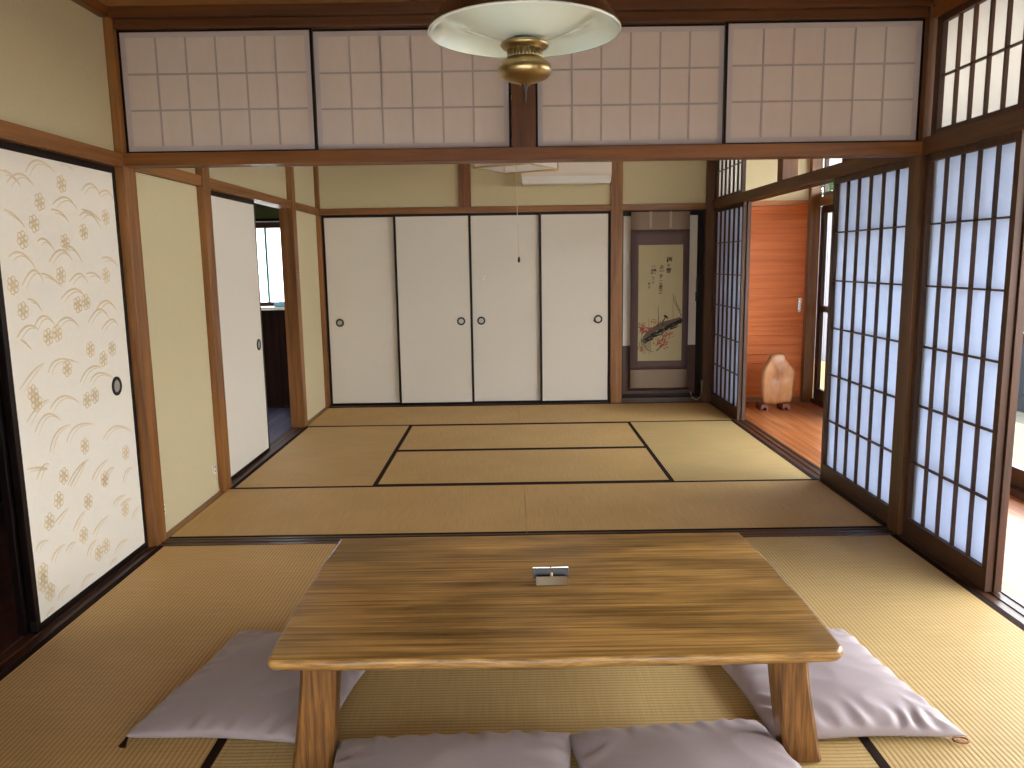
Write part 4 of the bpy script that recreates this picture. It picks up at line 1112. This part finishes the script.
# smooth closed outline
def chaikin(P, k=2):
    for _ in range(k):
        Q = []
        for i in range(len(P)):
            a, b = Vector(P[i]), Vector(P[(i+1) % len(P)]); Q += [tuple(a*.75+b*.25), tuple(a*.25+b*.75)]
        P = Q
    return P
out = [(a-.013, b*1.045) for a, b in out]
O = chaikin(out); ctr = Vector((2.372, .24)); bm = BM(); rings = []
for off, yy in ((.030, 6.852), (.012, 6.856), (.002, 6.866), (0, 6.878), (.002, 6.892), (.014, 6.902), (.030, 6.905)):
    rg = []
    for p in O:
        v = Vector(p); d = (ctr-v); q = v+d.normalized()*(off+.004*noise.noise(Vector((p[0]*14, p[1]*14, yy*30)))); rg.append(bm.verts.new((q.x, yy, q.y)))
    rings.append(rg)
for a, b in zip(rings, rings[1:]):
    for i in range(len(O)): bm.faces.new([a[i], a[(i+1) % len(O)], b[(i+1) % len(O)], b[i]]).smooth = True
for rg, s in ((rings[0], -1), (rings[-1], 1)):
    inner = []
    prev = rg
    for f in (.7, .4):
        cur = [bm.verts.new((ctr.x+(v.co.x-ctr.x)*f, v.co.y+s*(.006*(1-f)+.010*noise.noise(Vector((v.co.x*12*f, v.co.z*12*f, s*3)))), ctr.y+(v.co.z-ctr.y)*f)) for v in rg]
        for i in range(len(O)): bm.faces.new([prev[i], prev[(i+1) % len(O)], cur[(i+1) % len(O)], cur[i]]).smooth = True
        prev = cur
    ce = bm.verts.new((ctr.x, rg[0].co.y+s*.008, ctr.y))
    for i in range(len(O)): bm.faces.new([prev[i], prev[(i+1) % len(O)], ce]).smooth = True
obj('slab', bm, M['burl'], t)
for fx in (2.225, 2.415):
    bm = BM()
    prism(bm, [(fx-.032, -.0115), (fx-.034, .02), (fx-.026, .044), (fx+.026, .044), (fx+.034, .02), (fx+.032, -.0115), (fx+.018, -.0115), (fx+.016, .010), (fx, .018), (fx-.016, .010), (fx-.018, -.0115)], 'y', 6.80, 6.95)
    obj('foot', bm, M['footwood'], t)

# ------------------------------------------------------------------ daylight
W = bpy.data.worlds.new('World'); SC.world = W; W.use_nodes = True
nt = W.node_tree; bg = nt.nodes['Background']
tc = nt.nodes.new('ShaderNodeTexCoord'); sp_ = nt.nodes.new('ShaderNodeSeparateXYZ'); nt.links.new(tc.outputs['Generated'], sp_.inputs[0])
cr = nt.nodes.new('ShaderNodeValToRGB'); nt.links.new(sp_.outputs['Z'], cr.inputs[0])
cr.color_ramp.elements[0].position = 0; cr.color_ramp.elements[0].color = (1.0, .965, .91, 1)
cr.color_ramp.elements[1].position = .8; cr.color_ramp.elements[1].color = (.80, .88, 1.0, 1)
nt.links.new(cr.outputs[0], bg.inputs[0]); bg.inputs[1].default_value = 11.0
def portal(loc, rot, sx, sy):
    l = bpy.data.lights.new('sky_portal', 'AREA'); l.shape = 'RECTANGLE'; l.size = sx; l.size_y = sy; l.cycles.is_portal = True
    o = bpy.data.objects.new('sky_portal', l); COL.objects.link(o); o.location = loc; o.rotation_euler = rot
portal((2.89, 3.4, 1.17), (0, math.pi/2, 0), 2.4, 7.6)
portal(((WX0+WX1)/2, 7.43, 1.3), (math.pi/2, 0, math.pi), .9, .8)

portal((.1, YN-.12, .68), (-math.pi/2, 0, math.pi), 2.8, 1.05)
portal((-3.02, 6.2, .4), (0, -math.pi/2, 0), .6, 1.2)

# ------------------------------------------------------------------ camera
ya = .00103
F = Vector((math.sin(ya)*math.cos(PP), math.cos(ya)*math.cos(PP), -math.sin(PP))); R = Vector((math.cos(ya), -math.sin(ya), 0)); Uv = R.cross(F)
c, s = math.cos(PRO), math.sin(PRO); R2 = R*c+Uv*s; U2 = -R*s+Uv*c
cd = bpy.data.cameras.new('camera'); cam = bpy.data.objects.new('camera', cd); COL.objects.link(cam)
cam.matrix_world = Matrix(((R2.x, U2.x, -F.x, 0), (R2.y, U2.y, -F.y, 0), (R2.z, U2.z, -F.z, PH), (0, 0, 0, 1)))
cd.sensor_width = 36; cd.lens = PF/1024*36; cd.clip_start = .02
SC.camera = cam
vs = SC.view_settings; vs.view_transform = 'Standard'; vs.look = 'None'; vs.gamma = 1; vs.use_curve_mapping = False
vs.exposure = 0.62
SC.display_settings.display_device = 'sRGB'
try:
    SC.cycles.max_bounces = 12; SC.cycles.diffuse_bounces = 6; SC.cycles.transparent_max_bounces = 12; SC.cycles.sample_clamp_indirect = 6; SC.cycles.use_denoising = True
except Exception: pass
